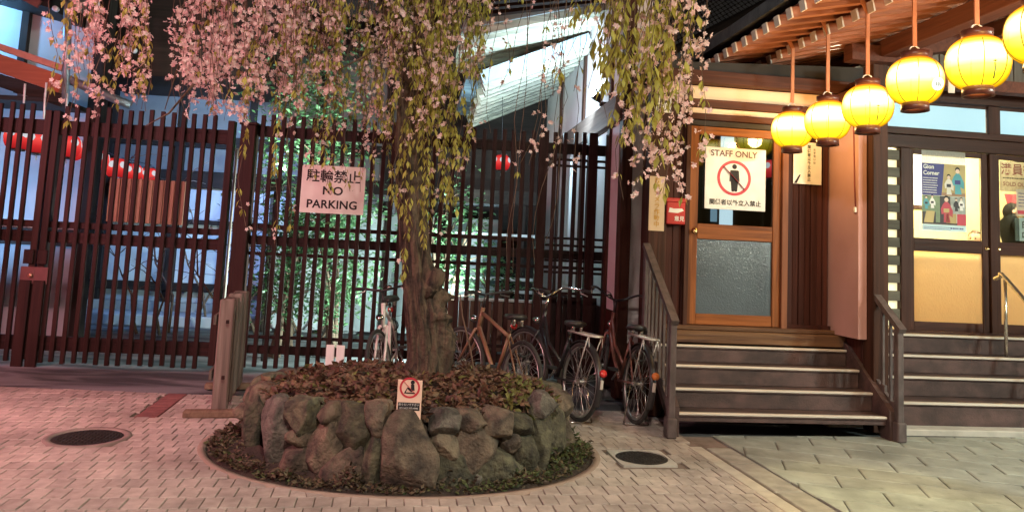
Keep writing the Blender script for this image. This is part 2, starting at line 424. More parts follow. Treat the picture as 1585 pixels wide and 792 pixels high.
nt = pv2.node_tree; gi = nt.nodes.new('ShaderNodeNewGeometry')
for l in list(nt.links):
    if l.from_node.type == 'OBJECT_INFO' and l.to_node.type == 'MAP_RANGE':
        nt.links.new(gi.outputs['Random Per Island'], l.to_socket)
pav.part('paver_field', stuff, pv2, kind='stuff')
if stuffd.v: pav.part('dark_paver_band', stuffd, PAVERD, kind='stuff', label='band of dark red pavers crossing the brick paving')
# mortar ring round the planting hole
g = MB(); N = 72; vs = []; fs = []
for i in range(N):
    a = 2*math.pi*i/N
    for k, z in ((1.0, -.05), (1.0, .002), (1.035, .003), (1.05, -.02)):
        vs.append((HC[0]+HA*k*math.cos(a), HC[1]+HB*k*math.sin(a), z))
    for j in range(3): fs.append((i*4+j, ((i+1) % N)*4+j, ((i+1) % N)*4+j+1, i*4+j+1))
g.add(vs, fs, 0, True); g.v = [tuple(GR.l(p)) for p in g.v]
pav.part('mortar_edge', g, mat('mortar', (.36, .27, .215), (.29, .215, .17), .9, (10, 10, 10), 6, .3, 100))

# concrete kerb and stone slabs on the right
slabs = Thing('slab_pavement', None, None, GR, (KS, 5, 0), kind='structure')
g = MB(); g.box((KS-.02, -3, -.07), (KS+14, 5.95, -.016)); slabs.part('bedding', g, JOINT)
d = .2
k = 0
while d < K0[1]-.05:
    e = min(d+.62, K0[1]-.02)
    slabs.part('kerb_stone', MB().box((KS-.118, d+.004, -.06), (KS-.008, e-.004, .004), 0, .006), KERB)
    slabs.part('gutter_stone', MB().box((KS+.03, d+.003, -.06), (KS+.235, e-.003, -.006), 0, .008), mat('gutter_stone', (.34, .31, .27), (.23, .21, .185), .85, (9, 9, 9), 8, .4, 140, vary=.1))
    d += .62; k += 1
# slabs run at an angle to the kerb
SA = Frame(-14)
n = 0; row = 0
sw, sd = .52, .28
polys = []
def half(poly, f):
    out = []
    for i, p in enumerate(poly):
        q = poly[(i+1) % len(poly)]; a, b = f(p), f(q)
        if a >= 0: out.append(p)
        if a*b < 0: t = a/(a-b); out.append((p[0]+(q[0]-p[0])*t, p[1]+(q[1]-p[1])*t))
    return out
yy = -1.0
while yy < 10:
    xx = -4+(row % 2)*sw*.5+random.uniform(-.04, .04)
    while xx < 12:
        q = [(xx+.005, yy+.005), (xx+sw-.005, yy+.005), (xx+sw-.005, yy+sd-.005), (xx+.005, yy+sd-.005)]
        # paving frame of the slabs is turned against the kerb
        q = [tuple(GR.l(SA.w((p[0], p[1], 0))))[:2] for p in q]
        q = half(q, lambda p: p[0]-(KS+.245)); 
        if len(q) > 2: q = half(q, lambda p: 5.93-p[1]+.0*(p[0]))
        if len(q) > 2:
            c = (sum(p[0] for p in q)/len(q), sum(p[1] for p in q)/len(q)); P = GR.w((*c, 0))
            if P.y > 3.2 and P.x < 7.5 and P.x/P.y < .85: polys.append((P.y, q, c))
        xx += sw
    yy += sd; row += 1
polys.sort(key=lambda t: t[0])
for i, (k, q, c) in enumerate(polys[:300]):
    m = brick_mb(q, c).mesh('paving_slab', SLAB)
    o = newobj('paving_slab', m, slabs.o); o.location = (c[0]-KS, c[1]-5, random.uniform(-.002, .002)); o.rotation_euler = (random.uniform(-.003, .003), random.uniform(-.003, .003), 0)
# far strip of concrete in front of the right-hand stairs, and the ground in front of the pavers
def manhole(name, label, x, y, r, square):
    t = Thing(name, label, 'manhole cover', GR, tuple(GR.l((x, y, 0))), 'round iron manhole covers in the brick paving')
    b = t.base
    if square:
        g = MB(); h = (MH2B[0]/2-.004, MH2B[1]/2-.004); N = 40; vs = []; fs = []
        for i in range(N):
            a = 2*math.pi*i/N; ca, sa = math.cos(a), math.sin(a); k = 1/max(abs(ca)/h[0], abs(sa)/h[1])
            vs += [(b[0]+ca*k, b[1]+sa*k, -.04), (b[0]+ca*k, b[1]+sa*k, .003), (b[0]+r*1.03*ca, b[1]+r*1.03*sa, .003), (b[0]+r*1.03*ca, b[1]+r*1.03*sa, -.03)]
            for j in range(3): fs.append((i*4+j, ((i+1) % N)*4+j, ((i+1) % N)*4+j+1, i*4+j+1))
        g.add(vs, fs); t.part('concrete_frame', g, CONC)
    else:
        g = MB(); g.lathe([(r+.055, -.04), (r+.05, .004), (r+.03, .006), (r+.004, .004), (r+.004, -.03)], b, 48); t.part('iron_rim', g, mat('rim_mortar', (.27, .215, .185), (.19, .15, .13), .9, (10, 10, 10), 6, .3, 100))
    g = MB(); g.lathe([(r, -.04), (r, -.003), (r-.008, -.001)], b, 48)
    t.part('cover', g, IRON)
    g = MB()
    for i in range(-7, 8):
        for j in range(-7, 8):
            x_, y_ = i*.03, j*.03
            if math.hypot(x_, y_) < r-.03:
                w, l = (.022, .008) if (i+j) % 2 else (.008, .022)
                g.box((b[0]+x_-w/2, b[1]+y_-l/2, -.002), (b[0]+x_+w/2, b[1]+y_+l/2, .0035))
    t.part('tread_pattern', g, mat('iron_tread', (.065, .054, .047), (.04, .034, .03), .5, (20, 20, 20), 4, metal=.5), kind='stuff')
manhole('manhole_cover', 'round iron manhole cover in the pink lit paving left of the planter', MH1[0], MH1[1], .225, False)
manhole('manhole_cover', 'round iron manhole cover in a square concrete frame right of the planter', 1.03, 5.53, .185, True)

# ================================================================== THE PLANTER AND ITS PLANTS
STONES = [mat('field_stone_'+nm, a, b, .88, (sc_, sc_, sc_), 10, 1.0, 42, vary=.3, contrast=(.34, .66), warp=.5) for nm, a, b, sc_ in
 (('brown', (.17, .125, .088), (.040, .030, .024), 9), ('grey', (.155, .135, .11), (.045, .04, .034), 13), ('ochre', (.19, .145, .098), (.05, .038, .028), 8), ('mossy', (.125, .115, .07), (.038, .034, .025), 15))]
SOIL = mat('soil', (.05, .034, .024), (.025, .018, .014), .95, (12, 12, 12), 8, .8, 60)
PC = (-.645, 5.55); PA, PB = 1.14, .94
PLZ = .41
pl = Thing('stone_planter', 'oval raised planter of rough brown field stones around the weeping tree', 'planter', W, (PC[0], PC[1], 0))
def on_ring(px, py):
    o = np.array([0, 0, EYE]); d = ray(px, py)
    ax, ay = d[0]/PA, d[1]/PB; cx, cy = -PC[0]/PA, -PC[1]/PB
    a = ax*ax+ay*ay; b = 2*(ax*cx+ay*cy); c = cx*cx+cy*cy-1; D = b*b-4*a*c
    if D < 0: t = -b/(2*a)
    else: t = (-b-math.sqrt(D))/(2*a)
    return o+d*t
def stone_mesh(w, h, dpt, seed, boxy=.6, tri=0.0):
    bm = bmesh.new(); bmesh.ops.create_icosphere(bm, subdivisions=3 if w*h < .03 else 4, radius=1)
    off = Vector((seed*3.1, seed*1.7, seed*.9)); rs = random.Random(seed)
    cuts = [(Vector((rs.gauss(0, 1), rs.gauss(-.4, .8), rs.gauss(0, 1))).normalized(), rs.uniform(.70, .92)) for _ in range(11)]
    for v in bm.verts:
        p = v.co.copy(); L = max(abs(p.x), abs(p.y), abs(p.z)); q = p.lerp(p/L, boxy*.55)
        for cn, cd in cuts:
            e = q.dot(cn)-cd
            if e > 0: q = q-cn*e*.97
        nn = noise.fractal(p*1.3+off, 1.0, 2.0, 4)*.06+noise.fractal(p*5+off, .7, 2.0, 4)*.03
        q = q*(1.05+nn)
        if tri: q.x *= 1-tri*(q.z*.5)
        v.co = Vector((q.x*w/2, q.y*dpt/2, q.z*h/2))
    me = bpy.data.meshes.new('stone'); bm.to_mesh(me); bm.free(); me.materials.append(rs.choice(STONES))
    me.polygons.foreach_set('use_smooth', [True]*len(me.polygons)); return me
rects = [(355,618,400,724,.0,.2),(392,618,447,728,.1,.2),(438,612,486,668,-.35,0),(440,656,474,690,0,.0),(422,686,484,748,.35,0),
 (470,640,527,746,.1,.1),(486,620,526,652,0,0),(514,624,580,694,-.25,0),(497,686,572,758,.35,0),(562,618,604,668,-.1,0),(556,664,592,752,.3,0),
 (584,643,670,766,.42,5),(668,632,720,670,0,0),(666,664,714,706,0,0),(710,634,760,664,.1,0),(706,656,773,726,0,0),
 (753,630,800,676,-.1,0),(663,698,734,764,.35,0),(740,688,814,756,.4,0),(790,634,838,672,0,0),(780,664,808,696,0,0),(798,660,838,724,.1,0),
 (806,700,850,748,.2,0),(824,632,868,734,.1,0),(846,614,888,700,0,.1),(730,722,752,748,0,0),(358,600,390,630,.2,9),(832,604,874,640,0,0)]
for i, (x0, y0, x1, y1, tri, _) in enumerate(rects):
    c = on_ring((x0+x1)/2, (y0+y1)/2); sc_ = c[1]/FPX
    ang = math.atan2((c[1]-PC[1])/PB**2, (c[0]-PC[0])/PA**2)
    face = abs(math.sin(ang)); w = (x1-x0)*sc_*1.16; h = (y1-y0)*sc_*1.12; dp = random.uniform(.22, .3)
    if face < .5 and _ != 9: w = max(w*1.2, .22); h *= .9
    o = newobj('stone', stone_mesh(w, h, dp, i+1, random.uniform(.35, .8), tri), pl.o)
    n_ = Vector((math.cos(ang), math.sin(ang), 0))
    p = Vector(c)-n_*(dp*.32)+n_*(.06 if _ == 5 else 0); p.z = max(p.z-.025-(.05 if face < .5 else 0), h*.5-.09)
    o.location = (p.x-PC[0], p.y-PC[1], p.z); o.rotation_euler = (random.uniform(-.08, .08), random.uniform(-.06, .06), ang+math.pi/2)
# the far side of the ring
a = R(-2); i = 100
while a < R(186):
    for z, h in ((.12, .28), (.33, .22)):
        w = random.uniform(.24, .36); dp = .25; aa = a+random.uniform(-.03, .03)+(.12 if z > .3 else 0)
        o = newobj('stone', stone_mesh(w, h*1.1, dp, i, random.uniform(.4, .8)), pl.o); i += 1
        nx, ny = math.cos(aa), math.sin(aa)
        o.location = (nx*(PA-.08), ny*(PB-.08), z+random.uniform(-.02, .02)); o.rotation_euler = (0, random.uniform(-.1, .1), math.atan2(ny/PB, nx/PA)+math.pi/2)
    a += .27
# earth core: dark between the stones, mounded on top
vs = []; fs = []; N = 48
prof = [(.84, -.02), (.84, .31), (.78, .38), (.6, .42), (.3, .45), (.02, .46)]
for r_, z in prof:
    for j in range(N):
        t = 2*math.pi*j/N; x, y = PC[0]+PA*r_*math.cos(t), PC[1]+PB*r_*math.sin(t)
        vs.append((x, y, z+(.03*noise.noise((x*4, y*4, 3)) if z > .3 else 0)))
for k in range(len(prof)-1):
    for j in range(N): fs.append((k*N+j, k*N+(j+1) % N, (k+1)*N+(j+1) % N, (k+1)*N+j))
fs.append(tuple((len(prof)-1)*N+j for j in range(N)))
pl.part('earth', MB().add(vs, fs, 0, True), SOIL)
vs = [(HC[0]+HA*1.0*math.cos(2*math.pi*j/N)*k, HC[1]+HB*math.sin(2*math.pi*j/N)*k, z) for k, z in ((1.01, -.02), (.97, .0), (.75, .05)) for j in range(N)]
fs = [(k*N+j, k*N+(j+1) % N, (k+1)*N+(j+1) % N, (k+1)*N+j) for k in range(2) for j in range(N)]
solo('earth_ring', None, None, MB().add(vs, fs, 0, True), SOIL, W, (HC[0], HC[1], 0), kind='structure')

def leaves(mb, P, L, Wd, D, N_, fold=.18, droop=.25):
    """arrays: base points, lengths, widths, directions, normals -> folded pointed leaves (4 tris each)"""
    for p, l, w, d, nn in zip(P, L, Wd, D, N_):
        d = Vector(d).normalized(); nn = Vector(nn); s = d.cross(nn)
        if s.length < 1e-4: s = d.orthogonal()
        s.normalize(); nn = s.cross(d).normalized(); p = Vector(p)
        m = p+d*l*.45; t = p+d*l-nn*l*droop
        a = m+s*w/2-nn*w*fold; b = m-s*w/2-nn*w*fold
        mb.add([p, a, t, b, m], [(0, 1, 4), (1, 2, 4), (2, 3, 4), (3, 0, 4)])
LEAFD = leafmat('dry_creeper_leaf', (.07, .024, .02), (.19, .115, .062), .15)
LEAFG = leafmat('green_creeper_leaf', (.13, .14, .03), (.20, .19, .06), .25)
g1 = MB(); g2 = MB()
def rvec(z0=.2):
    v = Vector((random.gauss(0, 1), random.gauss(0, 1), random.gauss(0, 1))).normalized(); v.z = abs(v.z)+z0; return v.normalized()
for i in range(4600):
    t = random.uniform(0, 2*math.pi); r_ = math.sqrt(random.uniform(0, 1))*.93
    x, y = PC[0]+PA*r_*math.cos(t), PC[1]+PB*r_*math.sin(t)
    z = .395+.075*(1-r_**2)+.03*noise.noise((x*5, y*5, 0))+random.uniform(-.01, .035)+max(0, .05*noise.noise((x*2.3, y*2.3, 5)))
    if r_ > .86: z -= (r_-.86)*.8
    a = random.uniform(0, 2*math.pi); d = (math.cos(a), math.sin(a), random.uniform(-.3, 1.1)); l = random.uniform(.03, .075)
    green = (x > .0 and random.random() < .42) or random.random() < .04
    leaves(g2 if green else g1, [(x, y, z)], [l], [l*.6], [d], [rvec()])
o = solo('ground_cover', 'reddish brown dry creeper leaves covering the planter top', None, g1, LEAFD, W, (PC[0], PC[1], .46), kind='stuff')
tag(o, cat='ground cover')
o = solo('ground_cover', 'yellow green creeper leaves on the right part of the planter top', None, g2, LEAFG, W, (PC[0], PC[1], .46), kind='stuff')
tag(o, cat='ground cover')
# weeds and fallen leaves round the foot of the stones
g1 = MB(); g2 = MB()
for i in range(6500):
    t = random.uniform(-math.pi-.3, .35); k = random.uniform(.80, .985)
    x, y = HC[0]+HA*k*math.cos(t), HC[1]+HB*k*math.sin(t); den = .5+noise.noise((x*3.2, y*3.2, 9))*1.2
    if random.random() > den+.4: continue
    z = random.uniform(0, .02)+max(0, noise.noise((x*5, y*5, 2))+.3*max(0, (x-HC[0])/HA))*.17*random.random()
    a = random.uniform(0, 2*math.pi); l = random.uniform(.02, .05)
    up = random.uniform(-.1, 1.1)
    right = (x-HC[0])/HA
    leaves(g2 if random.random() < .07+.55*max(0, right+.15) else g1, [(x, y, z)], [l], [l*.5], [(math.cos(a), math.sin(a), up)], [rvec()])
tag(solo('weeds', 'low dark weeds and dry leaves round the foot of the planter', None, g1, leafmat('foot_leaf', (.05, .03, .02), (.13, .095, .05), .15), W, (HC[0], HC[1], 0), kind='stuff'), cat='weeds')
tag(solo('weeds', 'small green weeds growing at the foot of the planter stones', None, g2, leafmat('foot_weed', (.035, .055, .02), (.13, .15, .05), .25), W, (HC[0], HC[1], 0), kind='stuff'), cat='weeds')

# ------------------------------------------------------------------ weeping cherry
BARK = mat('bark', (.11, .074, .048), (.02, .014, .011), .95, (22, 22, 4.5), 10, 1.0, 34, contrast=(.35, .65), warp=.8)
TR = Thing('weeping_tree', 'weeping blossom tree with rough brown trunk rising from the stone planter', 'tree', W, (-.56, 5.75, .45))
path = [(-.57, 5.75, .34), (-.59, 5.75, .7), (-.645, 5.75, 1.0), (-.70, 5.75, 1.35), (-.77, 5.76, 1.75), (-.81, 5.77, 2.2), (-.82, 5.78, 2.7), (-.78, 5.80, 3.3), (-.70, 5.82, 4.0)]
rads = [.17, .145, .13, .125, .12, .11, .10, .09, .065]
def spl(P, n):
    P = [Vector(p) for p in P]; out = []
    for i in range(n+1):
        t = i/n*(len(P)-1); k = min(int(t), len(P)-2); f = t-k
        a, b, c, d = P[max(k-1, 0)], P[k], P[k+1], P[min(k+2, len(P)-1)]
        out.append(.5*((2*b)+(c-a)*f+(2*a-5*b+4*c-d)*f*f+(3*b-a-3*c+d)*f**3))
    return out
NR = 170
pp = spl(path, NR); rr = np.interp(np.linspace(0, 1, NR+1), np.linspace(0, 1, len(rads)), rads)
vs = []; fs = []; n = 80
for i, p in enumerate(pp):
    for j in range(n):
        a = 2*math.pi*j/n; r0 = rr[i]
        bx = noise.fractal(Vector((math.cos(a)*2.4, math.sin(a)*2.4, p.z*1.1)), 1, 2, 4)
        ridge = abs(noise.noise(Vector((math.cos(a)*5.5+p.z*.5, math.sin(a)*5.5, p.z*1.6))))
        ridge2 = abs(noise.noise(Vector((math.cos(a)*11+p.z, math.sin(a)*11, p.z*3.4+4))))
        r = r0*(1+.15*bx-.62*max(0, .26-ridge)-.40*max(0, .22-ridge2))
        # burls on the right hand flank, root flare at the foot
        for (bz, ba, bs, bh) in ((1.22, -.35, .06, .08), (1.06, -.1, .07, .11), (.92, -.5, .06, .09), (.79, -.2, .08, .09), (1.13, -.9, .06, .04), (.64, -.3, .10, .06)):
            da = math.atan2(math.sin(a-ba), math.cos(a-ba)); e = ((p.z-bz)/bs)**2+(da/.45)**2
            r += 1.15*bh*math.exp(-e)*(1+.55*noise.noise(Vector((a*5, p.z*20, bz)))+.35*noise.noise(Vector((a*12, p.z*45, bz))))
        if p.z < .62: r += .09*((.62-p.z)/.2)**2*(.6+.6*noise.noise(Vector((math.cos(a)*2, math.sin(a)*2, 7))))
        vs.append((p.x+r*math.cos(a), p.y+r*math.sin(a), p.z))
for i in range(NR):
    for j in range(n): fs.append((i*n+j, i*n+(j+1) % n, (i+1)*n+(j+1) % n, (i+1)*n+j))
TR.part('trunk', MB().add(vs, fs, 0, True), BARK)
# pruned stub
TR.part('branch_stub', MB().tube([(-.60, 5.70, 1.08), (-.53, 5.65, 1.20), (-.515, 5.63, 1.26)], [.075, .065, .05], 12), BARK, label='short sawn off branch stub on the right of the trunk')

twigs = MB(); lv = MB(); bl = MB()
def flower(mb, c, r, nrm):
    nrm = Vector(nrm).normalized(); x = nrm.orthogonal().normalized(); y = nrm.cross(x); c = Vector(c); a0 = random.uniform(0, 6.28)
    for k in range(5):
        a = a0+k*2*math.pi/5; d = x*math.cos(a)+y*math.sin(a); s = x*math.cos(a+1.57)+y*math.sin(a+1.57)
        mb.add([c, c+d*r*.55+s*r*.36+nrm*r*.10, c+d*r+nrm*r*.28, c+d*r*.55-s*r*.36+nrm*r*.10], [(0, 1, 2, 3)])
# curtains of hanging shoots: photo span, distance, where they end, what they carry
#  (px0, px1, end0, end1, y0, y1, shoots, blossom share, leaf share, step)
CURT = [
 (100, 212, 30, 180, 4.4, 5.4, 26, .60, .12, .050, 1.2),
 (165, 212, 110, 165, 4.7, 5.4, 6, .40, .40, .05, 1.1),
 (55, 100, 130, 195, 4.5, 5.0, 3, .30, .45, .05, 1.2),
 (262, 335, 80, 190, 4.5, 5.8, 33, .68, .06, .042, 1.2),
 (330, 450, 70, 185, 4.6, 6.1, 46, .66, .09, .042, 1.2),
 (395, 520, 20, 170, 4.9, 6.6, 36, .40, .34, .040, 1.1),
 (440, 600, 50, 220, 4.8, 6.5, 52, .38, .42, .040, 1.1),
 (375, 415, 250, 395, 4.9, 5.4, 3, .05, .60, .04, 1.1),
 (470, 600, 170, 300, 5.0, 6.2, 14, .30, .46, .042, 1.0),
 (575, 700, 80, 245, 4.7, 6.0, 48, .34, .46, .038, 1.15),
 (605, 660, 290, 440, 5.0, 5.5, 9, .03, .66, .040, 1.2),
 (655, 742, 230, 390, 5.0, 6.0, 14, .14, .62, .040, 1.2),
 (640, 745, 30, 170, 5.0, 6.3, 32, .28, .50, .036, 1.2),
 (740, 905, 20, 210, 4.7, 5.8, 12, .28, .10, .09, 1.1),
 (790, 905, 210, 290, 4.7, 5.4, 5, .34, .04, .07, 1.1),
 (780, 870, 330, 430, 4.7, 5.2, 4, .02, .02, .1, 1),
 (895, 1000, 10, 130, 4.0, 5.0, 20, .08, .60, .050, 1.55),
 (940, 1065, 60, 215, 3.9, 4.9, 19, .06, .62, .052, 1.6),
 (1000, 1070, 150, 270, 3.9, 4.6, 6, .12, .60, .050, 1.5),
 (1008, 1095, 200, 325, 4.0, 4.8, 13, .62, .26, .040, 1.15),
]
tops = []
for (x0, x1, e0, e1, y0, y1, cnt, pb, pl_, step, big) in CURT:
    for k in range(cnt):
        px = random.uniform(x0, x1); Y = random.uniform(y0, y1); ez = at_depth(px, e0+(e1-e0)*random.random()**.7, Y)
        z_top = 3.55+random.uniform(-.1, .55); x, y, zb = ez
        # the shoot leaves its limb nearer the crown, arches over and hangs
        dirx = Vector((x+.70, y-5.8, 0)); 
        if dirx.length > .01: dirx.normalize()
        top = Vector((x, y, z_top)); root = top-dirx*random.uniform(.15, .6)+Vector((0, 0, random.uniform(.05, .3)))
        pts = [root, root.lerp(top, .6)+Vector((0, 0, .08)), top]
        L = z_top-zb; m = max(3, int(L/.16)); sway = Vector((random.gauss(0, .02), random.gauss(0, .02), 0)); wob = random.uniform(0, 9)
        for q in range(1, m+1):
            t = q/m; pts.append(top+Vector((0, 0, -L*t))+sway*(L*t)*1.5+Vector((noise.noise((t*4+z_top, wob, 0))*.12, noise.noise((t*4+z_top, wob, 5))*.12, 0))*(t+.2)-dirx*.12*L*t*t*.4)
        twigs.tube(pts, [.0042]*2+[max(.0034*(1-.55*i/len(pts)), .0016) for i in range(len(pts)-2)], 3, cap=False)
        tops.append(root)
        # leaves and blossom along the shoot
        acc = 0
        for a_, b_ in zip(pts[1:], pts[2:]):
            a_, b_ = Vector(a_), Vector(b_); L_ = (b_-a_).length; u = -acc
            while u < L_:
                pm = a_.lerp(b_, u/L_)
                if u >= 0 and noise.noise((pm.x*4+wob, pm.y*4, pm.z*5)) > -.12:
                    p = a_.lerp(b_, u/L_) if L_ else a_
                    rnd = random.random(); az = random.uniform(0, 6.28); out = Vector((math.cos(az), math.sin(az), 0))
                    pbz = pb*(1.15 if p.z < z_top-.2 else .8)
                    if rnd < pbz:
                        for _ in range(random.choice((2, 2, 3, 4))):
                            c = p+out*random.uniform(.012, .045)+Vector((random.gauss(0, .012), random.gauss(0, .012), random.uniform(-.04, .0)))
                            flower(bl, c, random.uniform(.0125, .0185)*min(big, 1.3), (random.gauss(0, 1), random.gauss(-.3, 1), random.gauss(-.2, .8)))
                    elif rnd < pbz+pl_:
                        for _ in range(random.choice((1, 2, 2, 3))):
                            az += 2.1; o_ = Vector((math.cos(az), math.sin(az), 0)); l = random.uniform(.036, .062)*big
                            leaves(lv, [p+o_*.008], [l], [l*.40], [o_*.55+Vector((0, 0, -.8))], [o_+Vector((0, 0, .6))])
                u += step*.85*random.uniform(.6, 1.4)
            acc = 0
# crown limbs: from the trunk to the shoots
limbs = [((-.77, 5.79, 2.9), (-1.4, 5.5, 3.75), (-2.0, 5.2, 3.9), (-2.9, 5.05, 3.8)), ((-.76, 5.80, 3.2), (-1.2, 5.9, 3.9), (-1.7, 6.0, 4.1), (-2.2, 5.9, 3.9)),
 ((-.79, 5.78, 2.6), (-1.0, 5.4, 3.2), (-1.3, 5.2, 3.6), (-1.7, 5.05, 3.8)), ((-.77, 5.79, 2.95), (-.5, 5.4, 3.5), (-.3, 5.1, 3.8), (.2, 5.0, 3.85)),
 ((-.76, 5.80, 3.15), (-.2, 5.6, 3.8), (.4, 5.3, 4.0), (1.0, 5.0, 3.85)), ((-.74, 5.81, 3.5), (-.2, 6.1, 4.1), (.2, 6.2, 4.2), (.6, 6.0, 4.0)),
 ((-.78, 5.79, 2.75), (-.75, 5.4, 3.3), (-.7, 5.1, 3.7), (-.6, 4.9, 3.8)), ((-.70, 5.82, 4.0), (-.8, 6.1, 4.4), (-1.0, 6.3, 4.5), (-1.3, 6.4, 4.3)), ((-.70, 5.82, 3.95), (-.55, 5.5, 4.4), (-.4, 5.2, 4.4), (-.1, 4.9, 4.2))]
for Lm in limbs:
    q = spl(Lm, 14); TR.part('branch', MB().tube(q, np.linspace(.055, .014, 15), 9), BARK)
# side twigs seen through the curtains
for (p0, p1, p2) in (((640, 40), (655, 85), (672, 120)), ((300, 130), (262, 175), (225, 195)), ((300, 60), (280, 90), (255, 170)), ((590, 70), (560, 90), (520, 110))):
    q = [at_depth(*p, 5.2) for p in (p0, p1, p2)]; twigs.tube(q, [.009, .007, .003], 5)
TWIG = mat('twig_bark', (.14, .085, .055), (.08, .05, .035), .9, (20, 20, 20), 4)
TR.part('twigs', twigs, TWIG, kind='stuff')
TR.part('leaves', lv, leafmat('cherry_leaf', (.26, .24, .035), (.54, .53, .12), .45), kind='stuff')
TR.part('blossoms', bl, leafmat('cherry_blossom', (.80, .50, .50), (.90, .76, .73), .4), kind='stuff')
# suckers that stand beside the trunk
TR.part('shoot', MB().tube([at_depth(736, 590, 5.5), at_depth(728, 540, 5.5), at_depth(716, 490, 5.52), at_depth(712, 455, 5.52)], [.008, .007, .006, .004], 6), TWIG)

# ------------------------------------------------------------------ small signs in the planter
WHITE = mat('sign_white', (.80, .78, .75), (.74, .72, .69), .5, (9, 9, 9), 5, spec=.4)
INK = mat('sign_ink', (.02, .018, .02), (.03, .028, .03), .6, spec=.2)
REDP = mat('sign_red', (.55, .03, .05), (.45, .025, .045), .5)
def ring_mb(c, r0, r1, y, n=40):
    mb = MB(); vs = []; fs = []
    for i in range(n):
        a = 2*math.pi*i/n
        vs += [(c[0]+r0*math.cos(a), y, c[1]+r0*math.sin(a)), (c[0]+r1*math.cos(a), y, c[1]+r1*math.sin(a))]
        fs.append((2*i, 2*i+1, (2*(i+1) % (2*n))+1, 2*(i+1) % (2*n)))
    return mb.add(vs, fs)
def disc_mb(mb, c, r, y, n=18):
    return mb.add([(c[0]+r*math.cos(2*math.pi*i/n), y, c[1]+r*math.sin(2*math.pi*i/n)) for i in range(n)], [tuple(range(n))])
def poly_mb(mb, pts, y): return mb.add([(p[0], y, p[1]) for p in pts], [tuple(range(len(pts)))])
X, Yp = -.555, 4.60
sg = Thing('no_sitting_sign', 'small white no sitting sign with red ring standing on the largest planter boulder', 'sign', W, (X, Yp, .40))
sg.box('board', (X-.074, Yp, .39), (X+.074, Yp+.012, .632), mat('pink_lit_board', (.80, .56, .44), (.74, .51, .40), .5), ch=.002)  # white board tinted peach for the pink lamp light on it
_n0 = len(sg.o.children)
sg.part('caption_band', poly_mb(MB(), [(X-.066, .412), (X+.066, .412), (X+.066, .458), (X-.066, .458)], Yp-.0015), INK)
sg.part('lettering', place(text_mb('座らないで下さい', .0155), (X, Yp-.003, .446)), WHITE)
sg.part('lettering', place(text_mb('DO NOT SIT HERE', .0135), (X, Yp-.003, .425)), WHITE)
sg.part('prohibition_ring', ring_mb((X, .545), .050, .062, Yp-.0015), REDP)
g = MB(); disc_mb(g, (X+.016, .578), .0125, Yp-.003)
poly_mb(g, [(X+.006, .566), (X+.026, .566), (X+.030, .530), (X+.008, .528)], Yp-.003)
poly_mb(g, [(X+.028, .534), (X+.010, .520), (X-.016, .540), (X-.012, .549), (X+.010, .540)], Yp-.0032)
poly_mb(g, [(X-.010, .548), (X-.018, .541), (X-.034, .512), (X-.026, .510)], Yp-.003)
poly_mb(g, [(X-.026, .518), (X+.034, .518), (X+.034, .511), (X-.026, .511)], Yp-.0034)
sg.part('pictogram', g, INK)
g = MB(); g.beam((X-.036, Yp-.0045, .581), (X+.036, Yp-.0045, .509), .001, .009, up=(0, 1, 0)); sg.part('prohibition_bar', g, REDP)
for c_ in list(sg.o.children)[_n0:]: c_.location.z += .042
for px in (509, 525):
    P = at_depth(px, 570, 6.15)
    solo('marker_stake', 'flat white marker stake behind the planter, %s of the pair' % ('left one' if px == 509 else 'right one, nearer the trunk'), 'marker stake', MB().box((P[0]-.033, P[1], .30), (P[0]+.033, P[1]+.012, .605), 0, .003), WHITE, W, (P[0], P[1], .30), 'white marker stakes behind the planter')

# ================================================================== THE SLATTED GATE AND FENCE
DKW = wood('fence_wood', (.036, .014, .012), (.016, .0068, .006), 'z', .55, .3, .2)
DKX = wood('fence_rail_wood', (.030, .011, .010), (.014, .0058, .005), 'x', .55, .3, .2)
STEEL = mat('grey_steel', (.35, .35, .36), (.27, .27, .28), .4, (20, 20, 20), 4, metal=.8)
def slat_row(t, s0, s1, pitch, z0, z1, d, w=.046, th=.032, jit=.012):
    me = MB().box((-w/2, -th/2, 0), (w/2, th/2, z1-z0), 0, .004).mesh('slat', DKW)
    s = s0
    while s <= s1+1e-6:
        o = newobj('slat', me, t.o); o.location = (s-t.base[0]+random.uniform(-.003, .003), d-t.base[1], z0-t.base[2]+random.uniform(-jit, jit)); o.rotation_euler = (0, random.uniform(-.003, .003), random.uniform(-.03, .03)); s += pitch
def rail(t, s0, s1, z0, z1, d0, d1, parent=None): t.box('rail', (s0, d0, z0), (s1, d1, z1), DKX, parent)
FDp = 8.30
def gate_leaf(label, s0, s1, first, stile):
    t = Thing('gate_leaf', label, 'gate', F, ((s0+s1)/2, FDp, .02), 'leaves of the slatted wooden gate')
    b0, b1 = FDp+.02, FDp+.07
    for z0, z1 in ((2.44, 2.60), (1.44, 1.51), (1.28, 1.40), (.15, .30)): rail(t, s0+.03, s1-.03, z0, z1, b0, b1)
    slat_row(t, first, s1-.10, .113, .03, 2.76, FDp)
    for s in (s0, s1-.07):
        t.box('stile', (s, FDp-.02, .06), (s+.07, FDp+.075, 2.70), DKW)
    t.box('lock_plate', (stile-.07, FDp-.032, .84), (stile+.07, FDp-.022, 1.02), mat('painted_plate', (.13, .045, .045), (.10, .035, .035), .45, (9, 9, 9), 4))
    t.box('bolt_box', (stile-.05, FDp-.045, 1.05), (stile+.05, FDp-.022, 1.2), DKW)
    t.box('drop_bolt_guard', (stile-.055, FDp-.06, -.02), (stile+.055, FDp-.022, .88), DKW, label='thick drop bolt guard reaching the ground')
    return t
gl = gate_leaf('left leaf of the dark slatted gate, cut by the left edge of the photo', -6.9, -4.435, -6.78, -4.50)
